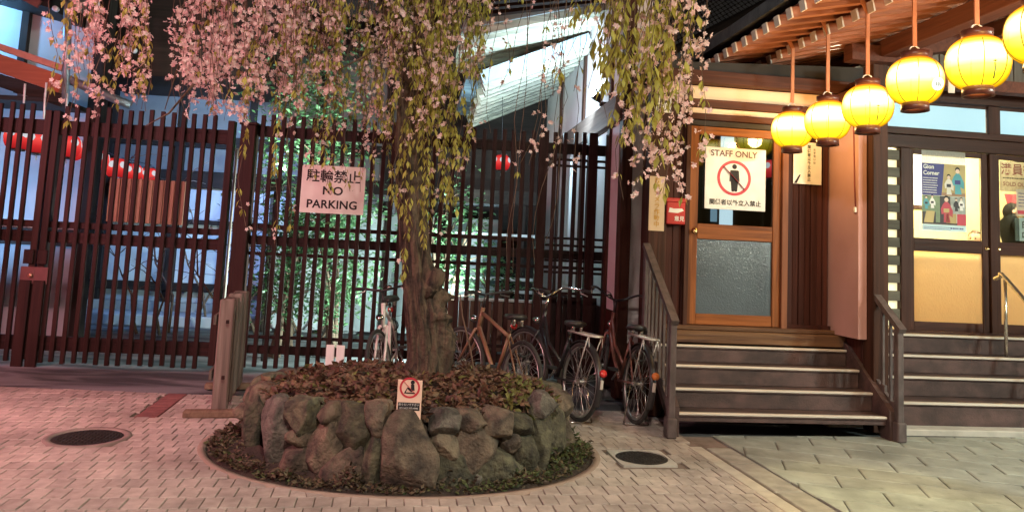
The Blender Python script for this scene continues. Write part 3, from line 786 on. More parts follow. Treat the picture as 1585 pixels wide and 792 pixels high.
gl.part('lock_knob', MB().lathe([(.022, 0), (.025, .015), (.012, .02)], (-4.46, FDp-.055, .93), 14, axis='y'), mat('lock_brass', (.6, .3, .2), (.45, .22, .15), .35, metal=.6))
gr = gate_leaf('right leaf of the dark slatted gate, with a brown board hung behind it', -4.415, -2.50, -4.29, -4.36)
# the brown board box seen through the right leaf: upright boards on two battens
bb = Thing('board_panel', 'warm brown panel of upright boards fixed behind the right gate leaf', 'board panel', F, (-3.45, FDp+.22, 1.53))
BRW = wood('warm_board', (.40, .25, .17), (.28, .165, .11), 'z', .6, .2, .15)
for k in range(7):
    s = -3.86+.118*k
    bb.box('board', (s, FDp+.20, 1.535), (s+.112, FDp+.225+.006*(k % 2), 2.02), BRW)
for z in (1.56, 1.97): bb.box('batten', (-3.88, FDp+.235, z), (-3.02, FDp+.26, z+.035), DKX)

po = Thing('gate_post', 'thick dark square post between the gate and the fence', 'post', F, (-2.33, FDp, 0))
po.box('shaft', (-2.415, FDp-.07, 0), (-2.255, FDp+.09, 2.66), DKW, ch=.008); po.box('cap', (-2.43, FDp-.085, 2.66), (-2.24, FDp+.105, 2.69), DKW)
# steel pole and pale strip in the gap by the post
solo('gate_stop_pole', 'thin pale pole standing in the gap beside the gate post', 'pole', MB().tube([(-2.50, FDp+.14, 0), (-2.50, FDp+.14, 2.4)], .016, 8), mat('pale_pole', (.62, .50, .44), (.5, .4, .35), .5), F, (-2.50, FDp+.14, 0))

fe = Thing('slatted_fence', 'dark slatted wooden fence with the no parking sign, behind the tree and bicycles', 'fence', F, (-.2, FDp, .02))
b0, b1 = FDp+.02, FDp+.06
for z0, z1, s0, s1 in ((2.55, 2.67, -2.25, 1.9), (1.54, 1.585, -2.25, .86), (1.36, 1.46, -2.25, 1.9), (1.25, 1.285, -2.25, 1.9), (.20, .29, -2.25, 1.9), (.36, .395, -2.25, .9)):
    rail(fe, s0, s1, z0, z1, b0, b1)
slat_row(fe, -2.20, .84, .1115, .06, 2.79, FDp)
slat_row(fe, 1.06, 1.40, .112, .06, 2.80, FDp)
slat_row(fe, 1.66, 1.9, .118, .06, 2.80, FDp)
for s in (.88, 1.44): fe.box('post', (s, FDp-.035, 0), (s+.10, FDp+.10, 2.80), DKW)
for z in (1.58, 1.50, 1.33, 1.20, .97, 2.40, 2.47): fe.box('lattice_bar', (.99, FDp+.018, z), (1.9, FDp+.040, z+.028), DKX)
# boarding behind the foot of the fence
bd = Thing('low_boarding', 'low brown board wall behind the fence foot beside the bicycles', 'boarding', F, (.9, FDp+.3, 0))
for k in range(9):
    s = -.06+.127*k
    bd.box('board', (s, FDp+.28+.008*(k % 2), .28), (s+.121, FDp+.305+.008*(k % 2), .84), wood('low_board', (.15, .085, .065), (.10, .058, .045), 'z', .7, .25, .15))
bd.box('cap_rail', (-.1, FDp+.26, .845), (1.10, FDp+.33, .875), mat('pale_rail', (.62, .64, .66), (.5, .52, .55), .5))
for k in range(6):
    s = 1.10+.16*k
    bd.box('board', (s, FDp+.29+.008*(k % 2), .05), (s+.154, FDp+.31+.008*(k % 2), .93), DKW)
# no parking sign hung on the slats
PINKW = WHITE
c = np.array([-1.385, FDp-.032, 2.0]); np_w, np_h = .69, .525
sg = Thing('no_parking_sign', 'white no parking sign hung on the slatted fence left of the trunk', 'sign', F, tuple(c))
pts = [(-.33, .262), (-.345, .245), (-.345, -.262), (.345, -.262), (.345, .24), (.325, .262)]
g = MB(); g.prism([(c[0]+p[0], c[2]+p[1]) for p in pts], 'y', c[1], c[1]+.006); sg.part('board', g, WHITE)
sg.part('lettering', place(text_mb('駐輪禁止', .148, .0026, space=1.0), (c[0]-.0, c[1]-.002, c[2]+.135)), INK)
sg.part('lettering', place(text_mb('NO', .125, .003, space=1.1), (c[0]-.0, c[1]-.002, c[2]-.018), sx=1.1), INK)
sg.part('lettering', place(text_mb('PARKING', .125, .003, space=1.03), (c[0]-.0, c[1]-.002, c[2]-.168), sx=1.03), INK)
for x in (-.31, .31):
    sg.part('cable_tie', MB().tube([(c[0]+x, c[1]-.004, c[2]+.235), (c[0]+x, c[1]+.0, c[2]+.27), (c[0]+x, c[1]+.05, c[2]+.27)], .003, 5), INK)

# ------------------------------------------------------------------ weathered picket screen on a foot beam
GREYW = wood('weathered_wood', (.22, .17, .145), (.075, .056, .047), 'z', .85, .6, .2, .8)
P0, P1 = Vector((-2.27, 6.16, 0)), Vector((-2.57, 7.35, 0)); dirv = (P1-P0).normalized(); ya = math.degrees(math.atan2(dirv.y, dirv.x))
BF = Frame(ya); l0 = BF.l(P0); L = (P1-P0).length
ws = Thing('picket_screen', 'weathered grey wooden picket screen standing end on beside the gate', 'picket screen', BF, tuple(l0))
hs = [.93, .87, .92, .88, .93, .89, .93, .92]
for k, h in enumerate(hs):
    s = l0[0]+.03+k*(L-.1)/7; off = random.uniform(-.012, .012)
    g = MB(); g.box((s-.04, l0[1]-.062+off, .045), (s+.035, l0[1]+.062+off, h), 0, .012)
    ws.part('picket', g, GREYW)
for z in (.28, .72): ws.box('rail', (l0[0]-.0, l0[1]+.076, z), (l0[0]+L, l0[1]+.10, z+.08), GREYW)
for z in (.30, .74): ws.box('knot_peg', (l0[0]-.075, l0[1]-.03, z), (l0[0]-.06, l0[1]-.005, z+.03), DKW, ch=.003)
FOOTW = wood('foot_beam_wood', (.24, .16, .11), (.15, .10, .07), 'x', .85, .5, .15)
for s in (l0[0]-.03, l0[0]+L-.1):
    g = MB(); g.box((s-.05, l0[1]-.30, .001), (s+.05, l0[1]+.26, .055), 0, .008); ws.part('foot_beam', g, wood('foot_beam_wood', (.24, .16, .11), (.15, .10, .07), 'y', .85, .5, .15))

# ================================================================== WHAT STANDS IN THE COURTYARD BEHIND
BLUEP = mat('pale_plaster', (.55, .58, .62), (.46, .49, .53), .9, (1.5, 1.5, 1.5), 6, .1, 60)
GREYP = mat('grey_plaster', (.33, .35, .38), (.26, .28, .30), .9, (2, 2, 2), 6, .1, 60)
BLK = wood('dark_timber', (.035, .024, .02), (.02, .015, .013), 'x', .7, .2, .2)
BLKZ = wood('dark_timber_post', (.035, .024, .02), (.02, .015, .013), 'z', .7, .2, .2)
TILE = mat('roof_tile', (.10, .105, .115), (.055, .058, .065), .5, (9, 9, 9), 6, .25, 40, vary=.2)
bk = Thing('courtyard_house', 'dark timbered house with pale blue lit plaster panels behind the gate', 'house', F, (-5, 13, 0))
s = -9.6
bk.box('foundation', (-9.6, 12.85, -.1), (-1.0, 13.4, .30), mat('foundation_stone', (.30, .31, .33), (.2, .21, .22), .9, (3, 3, 3), 7, .3, 60))
for s in np.arange(-9.4, -1.2, 1.16):
    bk.box('post', (s-.07, 12.86, .28), (s+.07, 13.02, 3.1), BLKZ)
    bk.box('upper_panel', (s+.075, 12.96, 1.30), (s+1.08, 13.0, 2.22), BLUEP)
    bk.box('middle_panel', (s+.075, 12.955, .62), (s+1.08, 13.0, 1.27), BLUEP)
    bk.box('lower_panel', (s+.075, 12.95, .30), (s+1.08, 13.0, .48), GREYP)
for z0, z1 in ((.48, .62), (1.60, 1.68), (2.22, 2.5), (2.9, 3.1)): bk.box('beam', (-9.5, 12.84, z0), (-1.05, 12.945, z1), BLK)
bk.box('wall_above', (-9.5, 12.97, 2.5), (-1.05, 13.1, 4.6), mat('dim_plaster', (.22, .21, .21), (.17, .165, .16), .9, (2, 2, 2), 6))
for s in np.arange(-9.4, -1.2, 1.16): bk.box('upper_post', (s-.06, 12.9, 3.1), (s+.06, 12.965, 4.6), BLKZ)
g = MB(); g.prism([(11.9, 4.45), (14.5, 5.7), (14.5, 5.85), (11.9, 4.6)], 'x', -9.9, -.8); bk.part('roof', g, BLK)
for k in range(30):
    s = -9.8+.3*k; g = MB(); g.beam((s, 11.85, 4.40), (s, 13.2, 5.05), .07, .09); bk.part('rafter', g, BLK)
# veranda step and a stone lantern-like water basin are hidden; paving strip in front of the house
solo('veranda_step', 'long pale stone step at the foot of the courtyard house', 'step', MB().box((-9.4, 12.1, -.02), (-1.5, 12.8, .16), 0, .02), mat('step_stone', (.42, .43, .45), (.3, .31, .33), .85, (3, 3, 3), 7, .3, 60), F, (-5, 12.4, 0))

# left hand house: plaster gable, red lit barge board, dark upper roof, pipe and gutter
lh = Thing('neighbour_house', 'house with blue lit plaster gable and barge board coloured for red light, top left', 'house', F, (-7.4, 10.4, 0))
lh.box('gable_wall', (-10.5, 10.3, 0), (-5.02, 10.5, 5.6), BLUEP)
for s in (-5.95,): lh.box('gable_post', (s-.05, 10.22, 3.2), (s+.05, 10.295, 5.6), BLKZ)
lh.box('corner_post', (-5.02, 10.2, 0), (-4.86, 10.42, 5.6), BLKZ)
lh.box('low_panel', (-9, 10.26, .4), (-5.2, 10.29, 1.2), GREYP)
lh.box('sill_beam', (-9, 10.2, 1.2), (-5.03, 10.295, 1.42), BLK)
REDLITW = wood('red_lit_barge_wood', (.42, .12, .06), (.32, .085, .045), 'x', .6, .2, .1)  # red-orange lamp light put into the wood's colour
def slope(t, name, a, b, w, h, m): t.part(name, MB().beam(a, b, w, h), m)
slope(lh, 'barge_board', (-6.8, 9.50, 3.72), (-4.99, 9.50, 3.21), .07, .22, REDLITW)
slope(lh, 'barge_cap', (-6.8, 9.46, 3.92), (-4.96, 9.46, 3.40), .18, .075, mat('red_lit_cap', (.55, .22, .15), (.45, .17, .12), .6, (9, 9, 9), 5, .2))  # cap coloured for the same red lamp light
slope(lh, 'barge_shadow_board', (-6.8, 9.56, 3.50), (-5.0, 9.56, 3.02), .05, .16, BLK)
g = MB(); g.prism([(9.46, 3.80), (10.3, 3.80), (10.3, 3.72), (9.46, 3.72)], 'x', -4.98, -4.97)
lh.part('gutter', MB().tube([(-4.98, 9.45, 3.30), (-4.2, 9.6, 3.02)], .055, 10), mat('zinc', (.35, .38, .42), (.25, .28, .31), .4, (9, 9, 9), 4, metal=.6))
lh.box('lean_roof_edge', (-7.2, 9.5, 2.98), (-5.0, 10.25, 3.04), BLK)
# upper roof that darkens the top left
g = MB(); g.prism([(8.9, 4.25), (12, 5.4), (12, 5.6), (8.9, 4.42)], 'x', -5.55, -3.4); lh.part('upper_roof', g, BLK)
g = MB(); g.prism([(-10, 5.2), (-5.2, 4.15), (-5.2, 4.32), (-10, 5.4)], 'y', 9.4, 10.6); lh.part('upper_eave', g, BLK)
bk.box('dark_cover_eave', (-5.6, 11.0, 3.70), (-2.9, 12.6, 6.2), BLK)  # deep dark block added to cover and shade the lit wall behind
slope(lh, 'eave_fascia', (-5.62, 9.36, 4.32), (-5.30, 9.36, 4.17), .03, .10, mat('fascia_red', (.20, .07, .055), (.15, .05, .04), .6))
for k in range(5):
    P = F.fd(*[(150, 7), (86, 14), (190, 74), (199, 76), (207, 78)][k], 9.3); lh.part('tile_end', MB().lathe([(.0, -.02), (.035, -.02), (.035, .03), (.0, .03)], P, 10, axis='y'), mat('white_tile_end', (.7, .7, .72), (.6, .6, .62), .5))
lh.part('down_pipe', MB().tube([F.fd(104, -5, 9.4), F.fd(104, 60, 9.4), F.fd(101, 160, 9.42)], .04, 12), mat('zinc', (.35, .38, .42)))
# thin white tipped rods over the gate
for i, (px, y0, y1) in enumerate(((37, 130, 160), (70, 128, 150), (68, 144, 184), (102, 145, 186), (113, 140, 150))):
    a, b = F.fd(px+2, y0, 9.0), F.fd(px, y1, 9.0)
    lh.part('rain_chain_rod', MB().tube([a, b], .012, 6), mat('white_enamel', (.8, .8, .8), (.7, .7, .7), .4))

# string of red paper lanterns behind the gate
def shaded_glow(name, stops):
    m, n, l, p = _mat(name); n.remove(p); tc = n.new('ShaderNodeTexCoord'); sx = n.new('ShaderNodeSeparateXYZ'); rp = n.new('ShaderNodeValToRGB'); l.new(tc.outputs['Generated'], sx.inputs[0]); l.new(sx.outputs['Z'], rp.inputs[0])
    e = rp.color_ramp.elements; e[0].position, e[0].color = stops[0][0], (*stops[0][1], 1); e[1].position, e[1].color = stops[-1][0], (*stops[-1][1], 1)
    for q, c in stops[1:-1]: k = e.new(q); k.color = (*c, 1)
    em = n.new('ShaderNodeEmission'); l.new(rp.outputs[0], em.inputs[0]); l.new(em.outputs[0], n['Material Output'].inputs[0]); return m
REDL = shaded_glow('red_paper', ((0, (.22, .006, .008)), (.3, (.48, .02, .02)), (.62, (.75, .07, .06)), (.85, (.55, .03, .03)), (1, (.3, .01, .01)))); WHTL = glow('white_paper_crest', (.85, .85, .9), .6)
BLKL = mat('lantern_cap', (.05, .02, .018), (.03, .012, .01), .5)
def red_lantern(label, P, r, fr=F, group='red paper lanterns strung in the courtyard'):
    t = Thing('red_lantern', label, 'paper lantern', fr, tuple(P), group)
    x, y, z = P; prof = [(r*.55, -r*1.0)]+[(r*(math.cos(a)**.6), r*1.0*math.sin(a)) for a in np.linspace(-1.15, 1.15, 13)]+[(r*.55, r*1.0)]
    # crimped paper: white crest band on the upper half
    t.part('paper_shade', MB().lathe([(q*(1+.02*(i % 2)), h) for i, (q, h) in enumerate(prof)], P, 18), REDL)
    for a0 in (-2.6, -1.57, -.55, .6):
        g = MB(); vs = []; c = (x+r*1.03*math.cos(a0), y+r*1.03*math.sin(a0)); k = 8
        for j in range(k):
            b = 2*math.pi*j/k; a = a0+.34*math.cos(b); h = .34*math.sin(b)+.30
            q = r*1.035*(math.cos(math.asin(max(-.99, min(.99, h)))*.95))**.6; vs.append((x+q*math.cos(a)*1.03, y+q*math.sin(a)*1.03, z+h*r))
        g.add(vs, [tuple(range(k))]); t.part('white_crest', g, WHTL)
    for h in (-1.0, 1.0): t.part('cap_ring', MB().lathe([(r*.55, -r*.10), (r*.6, -r*.08), (r*.6, r*.08), (r*.55, r*.10)], (x, y, z+h*r*.98), 14), BLKL)
    t.part('tassel', MB().lathe([(.004, -.0), (.014, -.03), (.012, -.06), (.002, -.07)], (x, y, z-r*1.08), 8), mat('tassel_white', (.8, .8, .8), (.7, .7, .7), .6))
    return t
where = ['nearest the left edge', 'second from the left', 'third from the left by the gate stiles', 'fourth from the left, right of the stiles', 'fifth from the left', 'sixth from the left', 'seventh from the left, above the brown board', 'smallest, at the right end of the string']
for i, (px, py, dd, r) in enumerate(((28, 213, 9.3, .15), (58, 220, 9.6, .15), (104, 226, 10.0, .16), (122, 235, 10.4, .155), (150, 248, 10.9, .155), (180, 260, 11.4, .15), (205, 267, 11.9, .14), (230, 272, 12.2, .13))):
    red_lantern('red paper lantern behind the gate, '+where[i], F.fd(px, py, dd), r)
red_lantern('lone red paper lantern with white crests behind the fence right of the tree', F.fd(777, 252, 9.6), .105)
# the cord the lanterns hang from
solo('lantern_cord', 'thin cord carrying the red lanterns behind the gate', 'cord', MB().tube([F.fd(-20, 190, 9.2), F.fd(58, 200, 9.6), F.fd(122, 214, 10.4), F.fd(180, 242, 11.4), F.fd(235, 256, 12.8)], .006, 5), INK, F, tuple(F.fd(58, 200, 9.6)))
solo('lantern_cord', 'thin cord above the lone red lantern behind the fence', 'cord', MB().tube([F.fd(777, 238, 9.6), F.fd(778, 150, 9.7)], .004, 5), INK, F, tuple(F.fd(777, 238, 9.6)))

# shrubs in the courtyard, green under the flood light
def shrub(name, label, cat, c, h, w, n, l0, l1, m, trunks=3, seed=0, group=None, low=.1):
    t = Thing(name, label, cat, W, c, group); rs = random.Random(seed); st = MB(); lf = MB()
    cl = []
    for k in range(trunks):
        a = rs.uniform(0, 6.28); p0 = Vector(c)+Vector((rs.uniform(-.08, .08), rs.uniform(-.08, .08), 0)); p2 = Vector(c)+Vector((math.cos(a)*w*.35, math.sin(a)*w*.3, h*rs.uniform(.75, .98)))
        q = [p0, p0.lerp(p2, .4)+Vector((0, 0, .1*h)), p2]; st.tube(q, [.035, .022, .008], 6)
        for _ in range(7):
            f = rs.uniform(.25, 1); b = q[0].lerp(q[2], f); e = b+Vector((rs.gauss(0, w*.3), rs.gauss(0, w*.25), rs.uniform(-.05, .3)*h*.6)); st.tube([b, b.lerp(e, .5)+Vector((0, 0, .05)), e], [.012, .008, .003], 4); cl.append(e); cl.append(b.lerp(e, .6))
    for _ in range(n):
        e = rs.choice(cl); p = e+Vector((rs.gauss(0, w*.12), rs.gauss(0, w*.12), rs.gauss(0, h*.07)))
        if p.z < c[2]+low: continue
        l = rs.uniform(l0, l1); a = rs.uniform(0, 6.28)
        leaves(lf, [p], [l], [l*.5], [(math.cos(a), math.sin(a), rs.uniform(-.6, .4))], [(rs.gauss(0, .5), rs.gauss(0, .5), 1)])
    t.part('stems', st, TWIG); t.part('foliage', lf, m, kind='stuff'); return t
SHL = leafmat('camellia_leaf', (.045, .11, .045), (.10, .19, .085), .3, .4); SHB = leafmat('bright_shrub_leaf', (.07, .17, .075), (.16, .26, .13), .3, .4)
def ground_at(px, y, z=0): P = at_depth(px, 400, y); return (P[0], y, z)
shrub('garden_tree', 'tall leafy garden tree behind the fence above the no parking sign', 'tree', ground_at(455, 10.0), 3.9, 1.5, 3600, .06, .12, SHL, 4, 3)
shrub('garden_shrub', 'green floodlit shrub behind the fence left of the trunk', 'shrub', ground_at(520, 9.5), 2.2, 1.25, 2600, .06, .11, SHB, 4, 5, low=.25)
shrub('garden_shrub', 'dark leafy shrub behind the fence just right of the gate post', 'shrub', ground_at(435, 9.3), 2.0, .9, 1300, .05, .10, SHL, 3, 8, low=.3)
shrub('garden_shrub', 'bright green shrub behind the fence right of the trunk', 'shrub', ground_at(690, 9.6), 2.3, .8, 1000, .06, .12, SHB, 3, 9, low=.9)
shrub('garden_shrub', 'small green shrub behind the low board wall', 'shrub', ground_at(770, 10.4), 1.5, .6, 600, .05, .1, SHB, 3, 12, low=.7)
bare = MB()
rs9 = random.Random(4)
for k in range(16):
    x, y = rs9.uniform(-5.6, -2.6), rs9.uniform(10.6, 12.0); p = Vector((x, y, 0)); v = Vector((rs9.gauss(0, .35), 0, 1)); h = rs9.uniform(1.2, 2.8); q = [p]
    for i in range(5): q.append(q[-1]+(v+Vector((rs9.gauss(0, .3), rs9.gauss(0, .2), 0))).normalized()*h/5)
    bare.tube(q, [.022, .018, .014, .010, .007, .004], 5)
    for i in range(2, 6):
        for _ in range(2): e = q[i]+Vector((rs9.gauss(0, .35), rs9.gauss(0, .2), rs9.uniform(0, .4))); bare.tube([q[i], q[i].lerp(e, .5)+Vector((0, 0, .05)), e], [.008, .006, .003], 4)
t = Thing('bare_shrub', 'leafless dark shrub branches before the courtyard house behind the gate', 'shrub', W, (-4, 11.2, 0)); t.part('stems', bare, TWIG)
# pale wall panels and dark house frame behind the shrubs
mid = Thing('garden_wall', 'pale garden wall with dark posts behind the floodlit shrubs', 'wall', F, (-.6, 12, 0))
for s in np.arange(-2.9, .6, .9):
    mid.box('wall_panel', (s+.05, 11.96, .05), (s+.85, 12.0, 1.9), BLUEP); mid.box('post', (s-.05, 11.9, 0), (s+.05, 12.04, 2.1), BLKZ)
mid.box('coping', (-3, 11.85, 2.1), (.7, 12.1, 2.2), TILE)
bh = Thing('back_house', 'dark house wall with white window rails behind the fence right of the trunk', 'house', F, (.3, 12.6, 0))
bh.box('wall', (-.9, 12.6, 0), (2.2, 12.8, 4.4), BLK)
for z in (1.62, .98, .80): bh.box('window_rail', (-.6, 11.0, z), (1.22, 11.03, z+.045), mat('white_rail', (.75, .77, .78), (.65, .67, .68), .5))
for s in (-.35, .3, .95): bh.box('window_post', (s, 11.01, .3), (s+.05, 11.06, 2.1), BLKZ)
for s in (-.28, .40): bh.box('window_pane', (s, 11.04, .9), (s+.5, 11.05, 1.65), glass('window_glass', (.55, .62, .62), .1))
bh.box('window_head', (-.6, 11.0, 2.1), (1.25, 11.1, 2.3), BLK)

# ================================================================== ANNEX WITH THE STAFF DOOR
PLW = mat('plaster_white', (.80, .74, .76), (.72, .66, .68), .9, (3, 3, 1.2), 6, .12, 60)
PLP = mat('plaster_pink', (.50, .28, .26), (.44, .24, .22), .9, (2, 2, 2), 6, .12, 80)
BEAM = wood('beam_wood', (.12, .042, .026), (.06, .022, .015), 'x', .6, .3, .15)
POSTW = wood('post_wood', (.075, .030, .019), (.034, .0145, .010), 'z', .6, .3, .15)
SIDE = wood('siding_wood', (.070, .021, .015), (.032, .0105, .008), 'z', .6, .35, .22)
DOORW = wood('door_wood', (.33, .11, .032), (.13, .042, .015), 'z', .5, .2, .06)
DOORX = wood('door_rail_wood', (.33, .11, .032), (.13, .042, .015), 'x', .5, .2, .06)
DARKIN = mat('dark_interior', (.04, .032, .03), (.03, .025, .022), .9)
FL = .81; DP = 6.78
an = Thing('staff_annex', 'dark timbered annex with plaster panels and the wooden staff door', 'building', B, (3, DP, 0))
# left flank: corner posts, beams and plaster going back behind the fence
an.box('corner_post', (2.06, 7.46, 0), (2.175, 7.60, 4.7), POSTW)
an.box('plaster_strip', (2.177, 7.52, .55), (2.36, 7.58, 4.3), PLW)
an.box('front_post', (2.13, 6.72, .0), (2.30, 6.86, 3.06), POSTW)
an.box('front_foot_board', (2.177, 7.50, 0), (2.36, 7.58, .545), SIDE)
an.box('flank_siding', (2.302, 6.87, 0), (2.34, 7.52, 3.2), SIDE)
for k, (d0, d1) in enumerate(((7.61, 8.06), (8.16, 9.48), (9.58, 11.1), (11.2, 13))):
    an.box('flank_upper_panel', (2.10, d0, 3.14), (2.14, d1, 4.8), PLW)
    an.box('flank_panel', (2.10, d0, .85), (2.14, d1, 2.85), PLW)
    an.box('flank_foot_board', (2.095, d0, .05), (2.135, d1, .845), SIDE)
for d in (8.06, 9.48, 11.1): an.box('flank_post', (2.07, d, 0), (2.15, d+.1, 4.8), POSTW)
an.box('flank_beam', (2.01, 7.61, 2.85), (2.094, 13, 3.13), wood('flank_beam_wood', (.22, .16, .135), (.13, .095, .085), 'y', .7, .3, .1))
for d in (8.7, 10.1): an.box('flank_pipe', (2.05, d, 1.0), (2.095, d+.045, 2.8), mat('pale_pipe', (.7, .72, .74), (.6, .62, .65), .4))
# front: siding, door, siding
for k in range(3):
    s = 2.305+.088*k
    an.box('siding_board', (s, 6.80+.006*(k % 2), .15), (s+.083, 6.83, 3.06), SIDE)
for k in range(7):
    s = 3.535+.061*k
    an.box('siding_board', (s, 6.80+.007*(k % 2), FL+.02), (s+.056, 6.83, 2.72), SIDE)
an.box('siding_sill', (3.52, 6.77, FL-.01), (3.97, 6.83, FL+.05), SIDE)
an.box('siding_head', (3.52, 6.78, 2.725), (3.97, 6.83, 2.79), BEAM)
an.box('eave_beam', (2.16, 6.68, 3.11), (4.3, 6.80, 3.23), BEAM)
an.box('lit_panel', (2.30, 6.80, 2.975), (3.97, 6.83, 3.105), mat('cream_panel', (.82, .60, .42), (.75, .54, .37), .8, (2, 2, 2), 5))
an.box('middle_beam', (2.2, 6.76, 2.895), (3.97, 6.83, 2.97), BEAM)
an.box('lower_lit_panel', (2.5, 6.80, 2.835), (3.97, 6.83, 2.89), mat('cream_panel', (.62, .42, .28)))
an.box('lintel', (2.5, 6.755, 2.77), (3.52, 6.83, 2.83), BEAM)
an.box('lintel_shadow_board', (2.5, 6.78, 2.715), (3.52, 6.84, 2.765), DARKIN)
# right return wall with pink plaster and its corner pillar
an.box('return_wall', (3.975, 6.33, FL-.02), (4.06, 6.90, 3.0), PLP)
an.box('corner_pillar', (4.065, 6.24, .0), (4.21, 6.40, 3.3), POSTW)
an.box('return_beam', (3.97, 6.30, 3.0), (4.07, 6.9, 3.1), BEAM)
an.box('side_siding', (4.07, 6.42, .3), (4.10, 8.2, 3.2), SIDE)
an.part('switch_cord', MB().tube([(3.972, 6.40, 2.75), (3.968, 6.38, 2.2), (3.966, 6.36, 1.98)], .006, 6), mat('red_cord', (.25, .05, .05), (.2, .04, .04), .6))
an.box('switch', (3.955, 6.345, 1.93), (3.972, 6.375, 1.98), WHITE)
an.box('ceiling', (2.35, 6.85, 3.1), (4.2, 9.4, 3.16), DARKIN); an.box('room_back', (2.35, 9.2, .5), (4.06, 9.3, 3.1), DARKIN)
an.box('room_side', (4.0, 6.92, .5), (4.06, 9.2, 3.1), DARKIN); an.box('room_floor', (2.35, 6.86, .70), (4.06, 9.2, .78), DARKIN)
an.box('reflected_light_bar', (3.19, 7.60, 1.80), (3.335, 7.62, 2.84), glow('reflected_bar_glow', (.72, .9, 1.0), 1.0))  # glowing bar added in place of a light reflected in the pane
an.box('side_glow_bar', (3.09, 7.60, 1.84), (3.16, 7.62, 1.98), glow('side_bar_glow', (.35, .55, .7), .5))  # small glowing bar added beside it
an.box('glow_bar_backing', (2.9, 7.625, .79), (3.7, 7.66, 3.09), DARKIN)  # dark backing added behind the glowing bars
red_lantern('small red lantern added behind the staff door glass in place of a reflection', tuple(B.fd(1196, 262, 7.3)), .10, B, 'red paper lanterns strung in the courtyard')  # added lantern in place of a red one reflected in the glass
# roof over the annex
g = MB(); g.prism([(2.12, 3.24), (4.3, 3.24), (4.3, 3.4), (2.12, 3.3)], 'y', 6.74, 9.5); an.part('flat_roof', g, DARKIN)
# the staff door
dr = an.part('door', MB().box((2.545, 6.79, .83), (2.63, 6.835, 2.71), 0, .004).box((3.385, 6.79, .83), (3.46, 6.835, 2.71), 0, .004), DOORW)
for z0, z1 in ((.83, .93), (1.63, 1.775), (2.63, 2.71)): an.box('door_rail', (2.632, 6.795, z0), (3.383, 6.832, z1), DOORX, dr)
for z0, z1 in ((.93, 1.63),): an.box('frosted_pane', (2.632, 6.81, z0), (3.383, 6.818, z1), mat('hammered_glass', (.085, .112, .135), (.045, .06, .075), .24, (1.6, 1.6, 1.6), 3, .22, 85, spec=.9), dr, 0)
an.box('clear_pane', (2.632, 6.81, 1.775), (3.383, 6.818, 2.63), glass('door_glass', (.75, .8, .8), .015), dr, 0)
an.part('knob', MB().lathe([(.012, 0), (.012, -.03), (.03, -.04), (.034, -.055), (.02, -.072), (.0, -.074)], (2.585, 6.79, 1.70), 16, axis='y'), mat('brass', (.75, .52, .25), (.6, .4, .2), .25, metal=1), dr)
an.box('door_jamb', (2.495, 6.76, .82), (2.54, 6.84, 2.71), POSTW); an.box('door_jamb', (3.465, 6.76, .82), (3.525, 6.84, 2.71), wood('jamb_wood', (.26, .10, .05), (.17, .065, .035), 'z', .55, .2, .05))
THR = wood('threshold_wood', (.19, .10, .05), (.07, .035, .024), 'x', .5, .35, .1)
an.box('threshold', (2.30, 6.70, .79), (3.97, 6.84, .825), THR)
an.box('floor_beam', (2.30, 6.66, .675), (4.06, 6.74, .785), THR)
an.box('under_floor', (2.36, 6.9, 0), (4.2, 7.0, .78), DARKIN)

# notices on the annex (each hangs there, so each is a thing)
def lines(t, c, w, rows, dz, size, m, y, seed=0):
    """blocks of small print"""
    rs = random.Random(seed); g = MB()
    for r_ in range(rows):
        x = c[0]-w/2; z = c[2]-r_*dz
        while x < c[0]+w/2-.01:
            l = rs.uniform(.5, 1.6)*size; l = min(l, c[0]+w/2-x); g.add([(x, y, z), (x+l, y, z), (x+l, y, z+size), (x, y, z+size)], [(0, 1, 2, 3)]); x += l+size*.35
    return t.part('small_print', g, m)
st = Thing('staff_only_sign', 'square white staff only sign with crossed out person on the door glass', 'sign', B, (2.995, 6.785, 1.92))
c = (2.995, 6.783, 2.215)
st.box('board', (c[0]-.305, 6.780, 1.92), (c[0]+.305, 6.788, 2.515), WHITE, ch=.002)
y = 6.778
st.part('lettering', place(text_mb('STAFF ONLY', .083, .0012, space=1.0), (c[0]-.02, y, 2.455)), mat('sign_brown_ink', (.10, .03, .035), (.08, .025, .03), .5))
st.part('lettering', place(text_mb('関係者以外立入禁止', .058, .0010), (c[0]+.0, y, 1.985)), INK)
st.part('prohibition_ring', ring_mb((c[0]-.015, 2.225), .142, .170, y), REDP)
g = MB(); disc_mb(g, (c[0]-.012, 2.335), .024, y)
poly_mb(g, [(c[0]-.045, 2.30), (c[0]+.022, 2.30), (c[0]+.026, 2.20), (c[0]+.018, 2.10), (c[0]-.040, 2.10), (c[0]-.048, 2.2)], y)
poly_mb(g, [(c[0]-.040, 2.2), (c[0]-.014, 2.2), (c[0]-.016, 2.095), (c[0]-.036, 2.095)], y-.0004); poly_mb(g, [(c[0]-.009, 2.2), (c[0]+.018, 2.2), (c[0]+.014, 2.095), (c[0]-.007, 2.095)], y-.0004)
poly_mb(g, [(c[0]-.055, 2.295), (c[0]-.045, 2.30), (c[0]-.05, 2.19), (c[0]-.062, 2.19)], y); poly_mb(g, [(c[0]+.022, 2.30), (c[0]+.032, 2.295), (c[0]+.040, 2.19), (c[0]+.028, 2.19)], y)
st.part('pictogram', g, INK)
g = MB(); g.beam((c[0]-.015-.105, y-.0016, 2.225+.105), (c[0]-.015+.105, y-.0016, 2.225-.105), .001, .030, up=(0, 1, 0)); st.part('prohibition_bar', g, REDP)

